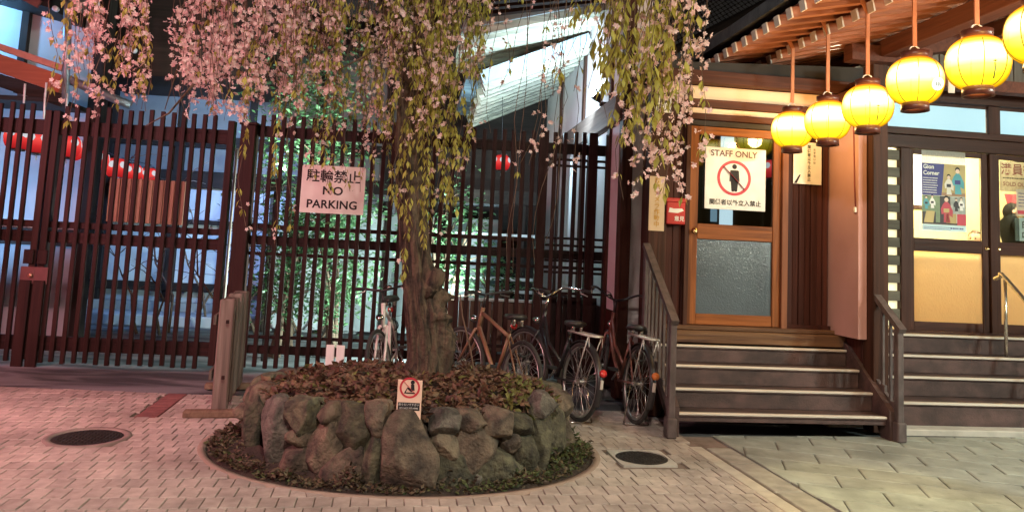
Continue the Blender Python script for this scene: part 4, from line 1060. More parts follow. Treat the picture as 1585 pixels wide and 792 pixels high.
def notice(name, label, s0, s1, z0, z1, d, m, cat='notice'):
    t = Thing(name, label, cat, B, ((s0+s1)/2, d, z0)); t.box('sheet', (s0, d, z0), (s1, d+.006, z1), m, ch=.001); return t
CREAM = mat('cream_board', (.66, .50, .33), (.60, .45, .29), .6, (4, 4, 4), 4)
t = notice('camera_notice', 'tall narrow cream board with pale yellow vertical writing on the corner post', 2.125, 2.275, 1.68, 2.19, 6.712, CREAM, 'notice board')
for k, ch in enumerate('防犯カメラ作動中'): t.part('lettering', place(text_mb(ch, .056, .001), (2.20, 6.710, 2.145-.058*k)), mat('faded_yellow', (.55, .30, .05), (.5, .27, .05), .6))
t = notice('name_plate', 'small square pinkish plate with black characters high on the corner post', 2.165, 2.315, 2.80, 2.955, 6.712, WHITE, 'plate')
for k, ch in enumerate('係員室入'): t.part('lettering', place(text_mb(ch, .066, .0012), (2.205+.072*(k % 2), 6.710, 2.915-.075*(k//2))), INK)
t = notice('wall_notice', 'small white notice with vertical writing on the dark boards right of the door', 3.585, 3.875, 2.21, 2.62, 6.785, WHITE)
for k, ch in enumerate('関係者以外立入禁止'): t.part('lettering', place(text_mb(ch, .036, .0006), (3.745, 6.783, 2.575-.040*k)), INK)
for k, ch in enumerate('お手洗いは'): t.part('lettering', place(text_mb(ch, .026, .0003), (3.80, 6.783, 2.55-.032*k)), INK)
t.part('diagonal_stripe', MB().add([(3.59, 6.783, 2.215), (3.62, 6.783, 2.215), (3.66, 6.783, 2.30), (3.645, 6.783, 2.30)], [(0, 1, 2, 3)]), INK)
bx = Thing('red_box', 'red wall box with white cloud mark on the boards left of the door', 'wall box', B, (2.39, 6.76, 1.75))
REDB = mat('red_enamel', (.50, .03, .03), (.42, .025, .025), .35)
bx.box('case', (2.295, 6.70, 1.75), (2.475, 6.795, 1.99), REDB, ch=.008); bx.box('lid', (2.285, 6.69, 1.955), (2.485, 6.795, 1.995), REDB, ch=.006)
bx.part('white_mark', MB().add([(2.31, 6.698, 1.86), (2.40, 6.698, 1.855), (2.46, 6.698, 1.88), (2.44, 6.698, 1.90), (2.36, 6.698, 1.895), (2.32, 6.698, 1.905)], [(0, 1, 2, 3, 4, 5)]), WHITE)
bx.part('lettering', place(text_mb('意見', .05, .0008), (2.415, 6.697, 1.80)), WHITE)

# flood lamp on the flank that lights the eaves
fl = Thing('flood_lamp', 'twin headed white flood lamp on the annex flank lighting the eaves', 'lamp', B, (2.05, 8.26, 3.15))
fl.box('bracket', (1.99, 8.23, 3.133), (2.10, 8.29, 3.18), INK)
for dy, dz in ((-.05, 0), (.08, .06)):
    fl.part('lamp_head', MB().tube([(2.0, 8.26+dy, 3.18+dz), (1.95, 8.26+dy, 3.22+dz), (1.92, 8.26+dy, 3.25+dz)], [.03, .05, .06], 12), INK)
    fl.part('bulb', MB().lathe([(.0, 0), (.05, .0), (.045, .02), (.02, .03), (.0, .03)], (1.90, 8.26+dy, 3.26+dz), 12, axis='x'), glow('flood_bulb', (.85, .95, 1), 14))

# ------------------------------------------------------------------ lit eaves over the fence: two tiers of close rafters
PALEW = wood('pale_rafter', (.60, .58, .47), (.34, .33, .28), 'x', .6, .2, .2)
PALEB = mat('pale_roof_board', (.26, .27, .24), (.18, .19, .17), .7, (6, 2, 2), 5)
def tier(label, dn, df, n, sl, zl, sr, zr, fascia=True, dark=False):
    t = Thing('lit_eave', label, 'eave', B, ((sl+sr)/2, (dn+df)/2, zl), 'tiers of close rafters over the fence')
    mR = DKX if dark else PALEW
    for k in range(n):
        d = dn+(df-dn)*k/(n-1); g = MB(); g.beam((sl+.03*(k % 2), d, zl-.03), (sr, d, zr-.03), .10, .17); t.part('rafter', g, mR)
    g = MB(); g.add([(sl-.02, dn-.08, zl+.06), (sr, dn-.08, zr+.06), (sr, df+.1, zr+.06), (sl-.02, df+.1, zl+.06)] + [(sl-.02, dn-.08, zl+.11), (sr, dn-.08, zr+.11), (sr, df+.1, zr+.11), (sl-.02, df+.1, zl+.11)],
       [(0, 1, 2, 3), (4, 5, 6, 7), (0, 1, 5, 4), (1, 2, 6, 5), (2, 3, 7, 6), (3, 0, 4, 7)]); t.part('roof_boards', g, PALEB if not dark else DKX)
    if fascia:
        g = MB(); g.beam((sl-.03, dn-.1, zl+.05), (sr, dn-.1, zr+.05), .03, .17); t.part('fascia', g, mat('blue_lit_fascia', (.42, .50, .56), (.34, .42, .48), .6, (5, 5, 5), 5))  # blue of the flood light put into the fascia colour
    return t
tier('lower lit eave of close pale rafters between the tree and the annex wall', 9.4, 12.4, 10, .72, 3.55, 2.09, 4.17)
tier('upper lit eave of pale rafters just above the lower one', 8.5, 10.2, 7, .40, 3.98, 2.08, 4.46)
tier('topmost eave with dark red rafters at the top edge of the photo', 7.6, 8.5, 5, .2, 4.12, 2.04, 4.48, False, True)
# stacked tile ends on the verge of the lower eave
t = Thing('verge_tiles', 'stepped dark blue verge tiles at the left end of the lower lit eave', 'roof tiles', B, (.6, 10.4, 3.4))
for k in range(7):
    d = 9.5+.38*k; t.box('tile', (.50, d, 3.60), (.70, d+.34, 3.66), mat('blue_tile', (.20, .27, .36), (.13, .18, .25), .4, (8, 8, 8), 5, .2, vary=.15))

# ================================================================== HALL ON THE RIGHT WITH LIT DOORS
HD = 7.35
INW = mat('room_wall', (.72, .62, .36), (.68, .58, .33), .9, (2, 2, 2), 5)
hall = Thing('hall', 'dark timbered hall with lit glazed sliding doors and transom windows', 'building', B, (6, HD, .78))
FRM = wood('frame_wood', (.075, .034, .026), (.04, .019, .016), 'z', .5, .25, .12)
FRX = wood('frame_rail_wood', (.075, .034, .026), (.04, .019, .016), 'x', .5, .25, .12)
# room behind the glass
hall.box('room_back_wall', (4.6, 9.9, .7), (9.6, 10.0, 3.6), INW); hall.box('room_left_wall', (4.55, 7.5, .7), (4.6, 9.9, 3.6), INW)
hall.box('room_right_wall', (9.6, 7.5, .7), (9.65, 9.9, 3.6), INW); hall.box('room_ceiling', (4.55, 7.45, 3.45), (9.65, 10, 3.5), mat('room_ceiling', (.75, .72, .62), (.7, .67, .58), .9))
hall.box('room_floor', (4.55, 7.3, .68), (9.65, 10, .775), mat('room_floor', (.36, .22, .12), (.28, .17, .09), .5, (2, 8, 2), 5))
hall.box('door_post', (4.66, HD-.06, .3), (4.80, HD+.08, 3.3), FRM)
for z in (2.73, 2.87): hall.box('lintel', (4.80, HD-.05-.03*(z > 2.8), z), (9.6, HD+.06, z+.06 if z > 2.8 else z+.135), FRX)
# transom windows
for s0, s1 in ((4.84, 6.12), (6.27, 7.6), (7.75, 9.1)):
    w = hall.part('transom_window', MB().box((s0-.0, HD+.0, 2.935), (s1, HD+.035, 2.96)).box((s0, HD, 3.22), (s1, HD+.035, 3.25)), FRX)
    hall.box('pane', (s0, HD+.012, 2.96), (s1, HD+.022, 3.22), mat('transom_glass', (.40, .55, .62), (.36, .50, .57), .25, (1.5, 1.5, 1.5), 3, emit=.46, ecol=(.34, .62, .80)), w, 0)
for s in (6.125, 7.605): hall.box('transom_post', (s, HD-.03, 2.935), (s+.14, HD+.05, 3.25), FRM)
hall.box('upper_beam', (4.66, HD-.08, 3.25), (9.6, HD+.06, 3.40), FRX)
for k in range(44):
    s = 4.66+.112*k
    hall.box('siding_board', (s, HD-.02+.006*(k % 2), 3.405), (s+.106, HD+.03, 4.6), wood('grey_siding', (.21, .17, .145), (.14, .11, .095), 'z', .8, .3, .15), ch=.003)
# louvre with lit slots
lv_ = hall.part('louvre', MB().box((4.80, HD-.02, .84), (4.825, HD+.03, 2.73)).box((5.085, HD-.03, .80), (5.20, HD+.05, 2.73), 0, .005), FRM)
z = 2.70
k = 0
while z > .84:
    hall.box('slat', (4.826, HD-.012, z-.105), (5.083, HD+.012, z), wood('louvre_slat', (.15, .135, .105), (.09, .08, .065), 'x', .6, .2, .1), lv_); z -= .187; k += 1
hall.box('louvre_backing_paper', (4.826, HD+.04, .84), (5.083, HD+.046, 2.72), mat('lit_paper', (.80, .76, .55), (.76, .72, .5), .8, emit=.62, ecol=(.95, .88, .52)), lv_, 0)
# sliding doors
for i, (s0, s1) in enumerate(((5.205, 6.125), (6.215, 7.13), (7.14, 8.05), (8.06, 8.97))):
    d0 = HD+.004 if i % 2 == 0 else HD-.0; y0, y1 = d0, d0+.036
    dd = hall.part('sliding_door', MB().box((s0, y0, .80), (s0+.05, y1, 2.725), 0, .003).box((s1-.07, y0, .80), (s1, y1, 2.725), 0, .003), FRM)
    for z0, z1 in ((.80, .895), (1.635, 1.775), (2.675, 2.725)): hall.box('rail', (s0+.051, y0+.002, z0), (s1-.071, y1-.002, z1), FRX, dd)
    hall.box('clear_pane', (s0+.051, y0+.014, 1.775), (s1-.071, y0+.020, 2.675), glass('hall_glass', (.93, .95, .92), .02), dd, 0)
    hall.part('frosted_pane', MB().add([(s0+.051, y0+.016, .895), (s1-.071, y0+.016, .895), (s1-.071, y0+.016, 1.635), (s0+.051, y0+.016, 1.635)], [(0, 1, 2, 3)]), MATS.get('golden_frosted') or rough_glass('golden_frosted', (.76, .59, .38)), dd)
hall.box('meeting_post', (6.128, HD-.03, .79), (6.21, HD+.05, 2.725), FRM)
for s in (6.10, 6.235): hall.part('pull_handle', MB().lathe([(.026, 0), (.026, -.006), (.018, -.008), (.016, -.002)], (s, HD-.002, 1.70), 16, axis='y'), mat('brass', (.75, .52, .25)))
hall.box('door_sill', (4.8, HD-.05, .775), (9.6, HD+.08, .80), FRX)
# glass signs and posters (fixed to the inside of the glass)
PY = HD+.002
po_ = Thing('event_poster', 'large dark blue and photo poster behind the left sliding door glass', 'poster', B, (5.6, PY+.03, 1.9))
x0, x1, z0, z1 = 5.345, 5.86, 1.86, 2.585
NAVY = mat('poster_navy', (.055, .05, .22), (.05, .045, .2), .5); GOLD = mat('poster_gold', (.50, .38, .16), (.42, .31, .13), .5, (6, 6, 6))
PALEBL = mat('poster_pale_blue', (.55, .72, .78), (.5, .68, .74), .5); TEALP = mat('poster_teal', (.10, .38, .44), (.08, .30, .36), .5); DKP = mat('poster_dark', (.06, .045, .05), (.04, .03, .035), .5); REDK = mat('poster_red', (.52, .06, .09), (.45, .05, .08), .5); GRNP = mat('poster_green', (.22, .28, .16), (.15, .2, .12), .5, (20, 20, 20)); SKINP = mat('poster_skin', (.74, .56, .44), (.7, .52, .4), .5)
yb = HD-.001
PAPER = frosted('backlit_paper', (.78, .76, .70), 0, 60, .6)
QD = lambda a, b, y, z0, z1: MB().add([(a, y, z0), (b, y, z0), (b, y, z1), (a, y, z1)], [(0, 1, 2, 3)])
po_.part('sheet', QD(x0, x1, yb, z0, z1+.14), PAPER)
yq = yb-.0008
def patch(nm, pts, m, k=0): po_.part(nm, poly_mb(MB(), pts, yq-.0005*k), m)
patch('title_block', [(x0, 2.24), (x0+.23, 2.24), (x0+.265, 2.585), (x0, 2.585)], NAVY)
patch('photo_scene', [(x0+.23, 2.24), (x1, 2.24), (x1, 2.585), (x0+.265, 2.585)], GOLD)
patch('photo_floor', [(x0+.228, 2.24), (x1, 2.24), (x1, 2.275), (x0+.232, 2.275)], mat('poster_floor', (.36, .20, .12), (.3, .17, .1), .5), 1)
patch('photo_block', [(x0, 1.93), (x0+.21, 1.93), (x0+.21, 2.235), (x0, 2.235)], GRNP)
patch('photo_block', [(x0+.21, 1.93), (x0+.35, 1.93), (x0+.33, 2.235), (x0+.21, 2.235)], DKP)
patch('photo_block', [(x0+.35, 2.05), (x1, 2.05), (x1, 2.235), (x0+.33, 2.235)], mat('poster_grey', (.40, .42, .40), (.25, .27, .25), .5, (25, 25, 25)))
patch('photo_block', [(x0, 1.93), (x0+.16, 1.93), (x0+.16, 2.06), (x0, 2.06)], DKP, 1); patch('photo_block', [(x0+.02, 1.945), (x0+.13, 1.945), (x0+.15, 2.07), (x0+.05, 2.07)], GOLD, 2)
patch('photo_block', [(x0+.28, 1.945), (x0+.40, 1.945), (x0+.40, 2.05), (x0+.27, 2.05)], GOLD, 2); patch('photo_block', [(x0+.41, 1.93), (x1, 1.93), (x1, 2.05), (x0+.41, 2.05)], REDK, 2)
patch('photo_block', [(x0+.16, 1.93), (x0+.41, 1.93), (x0+.41, 1.95), (x0+.16, 1.95)], DKP, 2)
patch('foot_band', [(x0, 1.86), (x1, 1.86), (x1, 1.925), (x0, 1.925)], PALEBL)
def kimono(cx, z, h, m, obi):
    patch('figure_robe', [(cx-.03*h, z), (cx+.042*h, z), (cx+.028*h, z+.07*h), (cx+.066*h, z+.05*h), (cx+.068*h, z+.115*h), (cx+.036*h, z+.178*h), (cx+.010*h, z+.205*h), (cx-.012*h, z+.205*h), (cx-.038*h, z+.175*h), (cx-.060*h, z+.13*h), (cx-.052*h, z+.075*h), (cx-.028*h, z+.085*h)], m, 2)
    patch('figure_sash', [(cx-.03*h, z+.095*h), (cx+.03*h, z+.095*h), (cx+.03*h, z+.135*h), (cx-.03*h, z+.135*h)], obi, 3)
    g = MB(); disc_mb(g, (cx, z+.222*h), .022*h, yq-.0012); po_.part('figure_face', g, SKINP); g = MB(); disc_mb(g, (cx, z+.236*h), .026*h, yq-.0010); po_.part('figure_hair', g, INK)
kimono(x0+.42, 2.265, 1.12, TEALP, NAVY); kimono(x0+.315, 2.255, .85, mat('poster_white_robe', (.72, .68, .60), (.66, .62, .54), .5), DKP)
kimono(x0+.285, 1.955, 1.1, REDK, GOLD)
for cx, z, m in ((x0+.05, 2.09, TEALP), (x0+.12, 2.10, WHITE), (x0+.40, 2.08, DKP), (x0+.46, 2.09, WHITE)): kimono(cx, z, .55, m, DKP)
po_.part('lettering', place(text_mb('Gion', .064, .0015, 'LEFT'), (x0+.015, yq-.0015, 2.545)), WHITE); po_.part('lettering', place(text_mb('Corner', .062, .0015, 'LEFT'), (x0+.015, yq-.0015, 2.478)), WHITE)
lines(po_, (x0+.10, 0, 2.42), .17, 7, .026, .009, WHITE, yq-.0015, 3); lines(po_, (x0+.18, 0, 1.895), .32, 2, .018, .006, NAVY, yq-.0015, 5); lines(po_, (x0+.41, 0, 1.885), .16, 1, .02, .016, NAVY, yq-.0015, 6)
sh = Thing('sold_out_notice', 'cream sold out notice with dark red characters behind the right door glass', 'notice', B, (6.5, HD, 2.35))
sh.part('sheet', QD(6.265, 6.95, HD-.005, 2.33, 2.66), frosted('backlit_cream', (.70, .60, .42), 0, 60, .6))
sh.part('lettering', place(text_mb('満員御礼', .135, .002, 'LEFT'), (6.275, HD-.008, 2.565)), mat('dark_red_ink', (.20, .05, .03), (.17, .04, .03), .6)); sh.part('lettering', place(text_mb('SOLD OUT', .062, .001, 'LEFT'), (6.30, HD-.008, 2.41)), mat('dark_red_ink', (.20, .05, .03)))
lines(sh, (6.55, 0, 2.47), .5, 1, .03, .014, INK, HD-.008, 9)
for nm, lab, a, b_, z0, z1, txt in (('paper_sheet', 'white printed sheet with red bar behind the right door glass', 6.455, 6.80, 2.07, 2.36, None), ('paper_sheet', 'pale blue sheet with two large characters behind the right door glass', 6.485, 6.80, 1.80, 2.05, '日 本')):
    t = Thing(nm, lab, 'notice', B, ((a+b_)/2, HD, z0)); t.part('sheet', QD(a, b_, HD-.010, z0, z1), PAPER if txt is None else frosted('backlit_blue', (.45, .66, .76), 0, 60, .6))
    if txt is None: lines(t, ((a+b_)/2, 0, z1-.05), b_-a-.05, 5, .035, .012, NAVY, HD-.012, 21); t.part('red_bar', MB().add([(a+.01, HD-.012, z0+.02), (b_-.01, HD-.012, z0+.02), (b_-.01, HD-.012, z0+.06), (a+.01, HD-.012, z0+.06)], [(0, 1, 2, 3)]), REDK)
    else:
        for k, ch in enumerate('日ロ'): t.part('lettering', place(text_mb(ch, .085, .002, 'LEFT'), (a+.02, HD-.012, z1-.08-.11*k)), INK)
# furniture and people in the lit room
t = Thing('ticket_counter', 'pale counter inside the lit room behind the glass doors', 'counter', B, (6.2, 8.4, .775))
t.box('top', (4.9, 8.2, 1.56), (9, 8.75, 1.60), mat('counter_top', (.62, .50, .32), (.56, .44, .28), .5)); t.box('front_panel', (4.95, 8.25, .775), (8.95, 8.29, 1.56), mat('counter_front', (.55, .42, .26), (.5, .38, .23), .6)); t.box('plinth', (4.95, 8.3, .775), (8.95, 8.7, .85), DARKIN)
t = Thing('wall_board', 'white notice board on the back wall of the lit room', 'notice board', B, (5.9, 9.85, 2.0)); t.box('panel', (5.8, 9.86, 2.35), (7.2, 9.895, 3.2), WHITE); t.box('frame', (5.75, 9.87, 2.30), (7.25, 9.898, 2.35), FRX)
t = Thing('wall_board', 'red and cream hanging panel in the lit room left of the poster', 'notice board', B, (5.5, 9.4, 2.0)); t.box('panel', (5.45, 9.3, 1.9), (6.0, 9.33, 2.6), REDK); t.part('disc', MB().lathe([(0, 0), (.12, 0), (.12, -.01), (0, -.01)], (5.68, 9.29, 2.25), 24, axis='y'), mat('disc_cream', (.8, .7, .45), (.75, .65, .4), .6))
t = Thing('standing_rail', 'pale thin upright rod inside the left sliding door', 'rod', B, (5.3, 7.9, .775)); t.part('rod', MB().tube([(5.37, 7.8, .775), (5.37, 7.8, 3.3)], .02, 10), mat('pale_rod', (.8, .76, .6), (.75, .7, .55), .4)); t.part('foot', MB().lathe([(.1, 0), (.1, .01), (.02, .03)], (5.37, 7.8, .776), 16), mat('pale_rod', (.8, .76, .6)))

SKIN = mat('skin', (.60, .36, .25), (.55, .32, .22), .55, (9, 9, 9), 5); HAIR = mat('black_hair', (.006, .005, .005), (.010, .008, .007), .7, (40, 40, 6), 5, .3, spec=.1); SUIT = mat('dark_suit', (.008, .009, .010), (.005, .006, .007), .9, (30, 30, 30), 5, .2, spec=.05); HAIRB = mat('brown_hair', (.10, .05, .025), (.07, .035, .02), .5, (40, 40, 6), 5, .3); SHIRT = mat('white_shirt', (.75, .75, .76), (.7, .7, .71), .8)
def skin_mesh(name, verts, edges, rad, m, root=0, sub=2):
    me = bpy.data.meshes.new(name); me.from_pydata(verts, edges, []); o = bpy.data.objects.new(name, me); COL.objects.link(o)
    sk = o.modifiers.new('skin', 'SKIN'); ss = o.modifiers.new('smooth', 'SUBSURF'); ss.levels = ss.render_levels = sub
    for i, r_ in enumerate(rad): me.skin_vertices[0].data[i].radius = (r_, r_) if not hasattr(r_, '__len__') else r_
    me.skin_vertices[0].data[root].use_root = True
    dg = bpy.context.evaluated_depsgraph_get(); e = bpy.data.meshes.new_from_object(o.evaluated_get(dg)); bpy.data.objects.remove(o)
    e.materials.clear(); e.materials.append(m); e.polygons.foreach_set('use_smooth', [True]*len(e.polygons)); return e
def head_mesh(face_to, m):
    bm = bmesh.new(); bmesh.ops.create_icosphere(bm, subdivisions=4, radius=1)
    for v in bm.verts:
        p = v.co; x, y, z = p.x*.074, p.y*.094, p.z*.112          # y forward
        if z < 0: x *= 1-.30*(-p.z)**1.5; y = y*(1-.12*(-p.z)) + .006*(-p.z)
        g_ = lambda cx, cz, sx, sz: math.exp(-((p.x-cx)/sx)**2-((p.z-cz)/sz)**2) if p.y > 0 else 0
        y += .024*g_(0, -.12, .14, .2)-.010*(g_(.38, .06, .2, .13)+g_(-.38, .06, .2, .13))+.007*g_(0, -.5, .3, .07)-.004*g_(0, -.58, .3, .04)+.006*g_(0, .22, .6, .1)
        if abs(p.x) > .9 and abs(p.z+.02) < .3: x *= 1.12; 
        v.co = (x, y, z)
    me = bpy.data.meshes.new('head'); bm.to_mesh(me); bm.free(); me.materials.append(m); me.polygons.foreach_set('use_smooth', [True]*len(me.polygons)); return me
def person(label, s, d, face, hair, head_z, coat):
    t = Thing('person', label, 'person', B, (s, d, .775)); root = t.o; root.rotation_euler = (0, 0, B.yaw+face)
    hz = head_z-.775; seat = hz-.70                       # face direction is +y of the person
    V = [(0, 0, seat+.02), (0, .01, seat+.22), (0, .0, seat+.44), (0, .01, seat+.54), (0, .02, seat+.62)]
    E_ = [(0, 1), (1, 2), (2, 3), (3, 4)]; Rr = [(.15, .12), (.135, .105), (.15, .10), (.07, .07), (.05, .055)]
    for sgn in (-1, 1):
        b = len(V); V += [(sgn*.17, .0, seat+.46), (sgn*.215, .07, seat+.22), (sgn*.17, .30, seat+.13)]; E_ += [(2, b), (b, b+1), (b+1, b+2)]; Rr += [.062, .047, .035]
        b = len(V); V += [(sgn*.09, .08, seat+.0), (sgn*.11, .44, seat+.01), (sgn*.11, .46, seat-.40)]; E_ += [(0, b), (b, b+1), (b+1, b+2)]; Rr += [.085, .062, .045]
    body = newobj('body', skin_mesh('body', V, E_, Rr, coat), root)
    for sgn in (-1, 1):
        c = Vector((sgn*.17, .33, seat+.13)); hv = [tuple(c), tuple(c+Vector((-sgn*.01, .07, 0)))]; he = [(0, 1)]; hr = [(.03, .018), (.035, .016)]
        for q, (dx, l) in enumerate(((-.030, .060), (-.010, .072), (.010, .068), (.028, .052))):
            b = len(hv); hv += [tuple(c+Vector((dx, .09, 0))), tuple(c+Vector((dx*1.2, .09+l*.55, -.004))), tuple(c+Vector((dx*1.25, .09+l, -.018)))]; he += [(1, b), (b, b+1), (b+1, b+2)]; hr += [.0085, .008, .007]
        b = len(hv); hv += [tuple(c+Vector((-sgn*.038, .04, -.004))), tuple(c+Vector((-sgn*.052, .075, -.012)))]; he += [(0, b), (b, b+1)]; hr += [.010, .008]
        newobj('hand', skin_mesh('hand', hv, he, hr, SKIN), root)
        sh_ = MB().tube([(sgn*.11, .44, seat-.405), (sgn*.11, .50, seat-.43), (sgn*.11, .58, seat-.44)], [.05, .05, .035], 10); newobj('shoe', sh_.mesh('shoe', INK), root)
    h = newobj('head', head_mesh(0, SKIN), root); h.location = (0, .03, hz-.115)
    for sgn in (-1, 1):
        newobj('ear', MB().lathe([(0, -.008), (.02, -.006), (.024, .004), (.012, .008), (0, .008)], (sgn*.078, -.005, 0), 10, axis='x').mesh('ear', SKIN), h)
        newobj('eye', MB().lathe([(.0, -.004), (.011, -.001), (.009, .004), (0, .006)], (sgn*.029, .080, .008), 10, axis='y').mesh('eye', INK), h)
    newobj('mouth', MB().tube([(-.02, .0905, -.062), (0, .096, -.060), (.02, .0905, -.062)], .003, 5).mesh('mouth', mat('lip', (.4, .15, .13), (.35, .13, .11), .5)), h)
    bm = bmesh.new(); bmesh.ops.create_icosphere(bm, subdivisions=3, radius=1)
    bmesh.ops.delete(bm, geom=[v for v in bm.verts if v.co.y > .25 and v.co.z < .52 or v.co.z < -.55], context='VERTS')
    for v in bm.verts: k = 1+.05*noise.noise(v.co*5); v.co = (v.co.x*.083*k, v.co.y*.103*k-.006, v.co.z*.122*k+.004)
    me = bpy.data.meshes.new('hair'); bm.to_mesh(me); bm.free(); me.materials.append(hair); me.polygons.foreach_set('use_smooth', [True]*len(me.polygons)); newobj('hair', me, h)
    newobj('collar', MB().lathe([(.062, seat+.52), (.066, seat+.55), (.058, seat+.575)], (0, .015, 0), 18).mesh('collar', SHIRT), root)
    ch = Thing('stool', 'plain stool under the person '+('in the dark suit' if coat is SUIT else 'with brown hair')+' in the lit room', 'stool', B, (s, d, .775))
    z = .775+seat-.10; ch.part('seat', MB().lathe([(.17, z-.04), (.18, z-.02), (.17, z)], (s, d, 0), 20), FRX)
    for a in range(4): q = a*math.pi/2+.785; ch.part('leg', MB().tube([(s+.12*math.cos(q), d+.12*math.sin(q), z-.04), (s+.17*math.cos(q), d+.17*math.sin(q), .776)], .014, 8), FRX)
    return t
pp1 = B.fd(1560, 318, 9.0); person('person in a dark suit seated inside behind the right door glass', pp1[0]+.02, 9.0, -1.9, HAIR, pp1[2]+.03, SUIT)
pp2 = B.fd(1512, 357, 8.95); person('person with brown hair inside, only the head top showing by the middle post', pp2[0]-.02, 8.95, 2.2, HAIRB, pp2[2], mat('beige_cardigan', (.45, .36, .26), (.4, .32, .23), .8))
t = Thing('hanging_banner', 'red sloped banner hanging inside above the person in the dark suit', 'banner', B, (6.9, 9.5, 2.1)); q = [B.fd(1557, 300, 9.5), B.fd(1562, 318, 9.5), B.fd(1600, 330, 9.5), B.fd(1600, 302, 9.5)]
g = MB(); g.prism([(p[0], p[2]) for p in q], 'y', 9.5, 9.53); t.part('sheet', g, REDK)

# ================================================================== STAIRS AND RAILS
STEPW = mat('stair_board', (.105, .058, .053), (.055, .032, .030), .7, (5, 9, 9), 8, .3, 70, vary=.08)
dirt(STEPW, 2.5, .55)
NOSE = mat('nosing_metal', (.78, .70, .62), (.66, .59, .52), .4, (3, 30, 30), 4, metal=.3)
sr = Thing('wooden_stairs', 'dark wooden stairs with pale nosings leading up to the staff door', 'stairs', B, (3.1, 6.2, 0))
steps = ((6.0, .19), (6.2, .35), (6.4, .513), (6.6, .663))
for k, (d, z) in enumerate(steps):
    d1 = steps[k+1][0]+.02 if k < 3 else 6.70
    x1 = 4.03
    sr.box('tread', (2.20, d, z-.035), (x1, d1, z-.004), STEPW); sr.box('nosing', (2.20, d-.008, z-.020), (x1, d+.035, z), NOSE, ch=.004)
    if k == 0: sr.box('riser', (2.20, d+.012, z-.075), (x1, d+.03, z-.036), STEPW)
    else: sr.box('riser', (2.20, d+.012, steps[k-1][1]-.003), (x1, d+.03, z-.036), STEPW)
for s in (2.145, 4.035):
    g = MB(); g.prism([(5.97, .0), (6.10, .0), (6.16, .12), (6.72, .56), (6.72, .76), (6.6, .70), (5.97, .24)], 'x', s, s+.05); sr.part('stringer', g, STEPW)
for s in (3.75, 3.93):
    g = MB()
    g.box((s, 6.42, .0), (s+.17, 6.60, .025), 0); g.box((s, 6.42, .105), (s+.17, 6.60, .13), 0)
    for x in (s, s+.06, s+.145): g.box((x, 6.42, .0251), (x+.025, 6.60, .1049), 0)
    sr.part('concrete_block', g, CONC)
solo('fallen_board', 'pale board lying on the ground under the wooden stairs', 'board', MB().box((3.45, 6.72, .001), (3.72, 6.78, .03), 0, .004), WHITE, B, (3.55, 6.75, 0))

RAILM = mat('rail_paint', (.12, .09, .088), (.07, .053, .052), .5, (20, 20, 8), 6, .2, 50)
def stair_rail(label, s, side):
    t = Thing('stair_railing', label, 'railing', B, (s, 6.2, 0), 'railings of the wooden stairs')
    w = .028
    t.part('bottom_post', MB().box((s-w, 5.92, 0), (s+w, 5.98, .93), 0, .006).box((s-w*1.5, 5.90, 0), (s+w*1.5, 6.0, .16), 0, .01), RAILM)
    t.part('top_post', MB().box((s-w, 6.66, .45), (s+w, 6.72, 1.52), 0, .006), RAILM)
    g = MB(); g.beam((s, 5.90, .915), (s, 6.73, 1.545), .065, .045); t.part('hand_rail', g, RAILM)
    g = MB(); g.beam((s, 5.95, .20), (s, 6.70, .78), .03, .06); t.part('bottom_rail', g, RAILM)
    for k in range(6):
        f = (k+1)/7; d = 5.95+.75*f
        t.part('baluster', MB().box((s-.010, d-.010, .22+.58*f), (s+.010, d+.010, .92+.585*f)), RAILM)
    for k in range(5):
        f = (k+.5)/5; d = 5.95+.75*f; z = .22+.58*f
        t.part('tread_bracket', MB().box((s-.016, d-.05, z-.02), (s+.016, d+.045, z+.035), 0, .005), RAILM)
    return t
stair_rail('left dark railing of the wooden stairs, seen almost end on', 2.115, -1)
stair_rail('right dark railing of the wooden stairs, with thin balusters', 4.105, 1)

rs_ = Thing('entrance_stairs', 'wide dark stairs with pale nosings leading up to the glass doors', 'stairs', B, (6.5, 6.9, 0))
st2 = ((6.46, .23), (6.76, .415), (6.99, .59), (7.20, .775))
for k, (d, z) in enumerate(st2):
    d1 = st2[k+1][0]+.03 if k < 3 else 7.34
    zb = -.02 if k == 0 else st2[k-1][1]-.002
    s0 = 4.17 if d < 6.42 else 4.23
    rs_.box('riser', (s0, d+.02, zb), (10.2, d+.05, z-.035), STEPW); rs_.box('tread', (s0, d+.003, z-.034), (10.2, d1, z-.004), STEPW); rs_.box('nosing', (s0, d-.006, z-.022), (10.2, d+.04, z), NOSE, ch=.004)
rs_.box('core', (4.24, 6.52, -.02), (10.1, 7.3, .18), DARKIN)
solo('concrete_footing', None, None, MB().box((4.16, 6.30, -.05), (10.2, 6.47, .022), 0, .008), CONC, B, (6, 6.4, 0), kind='structure')
ch = Thing('metal_handrail', 'bright bent metal handrail on the right hand stairs', 'handrail', B, (6.15, 6.9, .2))
CHR = mat('brushed_steel', (.72, .70, .64), (.62, .6, .55), .25, (30, 30, 4), 4, metal=.9)
q = [B.fd(1548, 428, 7.12), B.fd(1556, 432, 7.08), B.fd(1585, 478, 6.5)]; q[0][0] += 0
top = Vector(q[0]); low = Vector((top.x+.02, 6.2, .62))
ch.part('rail', MB().tube(spl([top+Vector((-.015, .06, -.03)), top, top+Vector((.004, -.09, -.03)), low, low+Vector((0, -.08, -.09))], 16), .021, 10), CHR)
ch.part('post', MB().tube([(top.x+.004, 7.06, .59), (top.x+.004, 7.06, top.z-.03)], .017, 10), CHR); ch.part('post', MB().tube([(low.x, 6.23, 0), (low.x, 6.23, .64)], .017, 10), CHR)

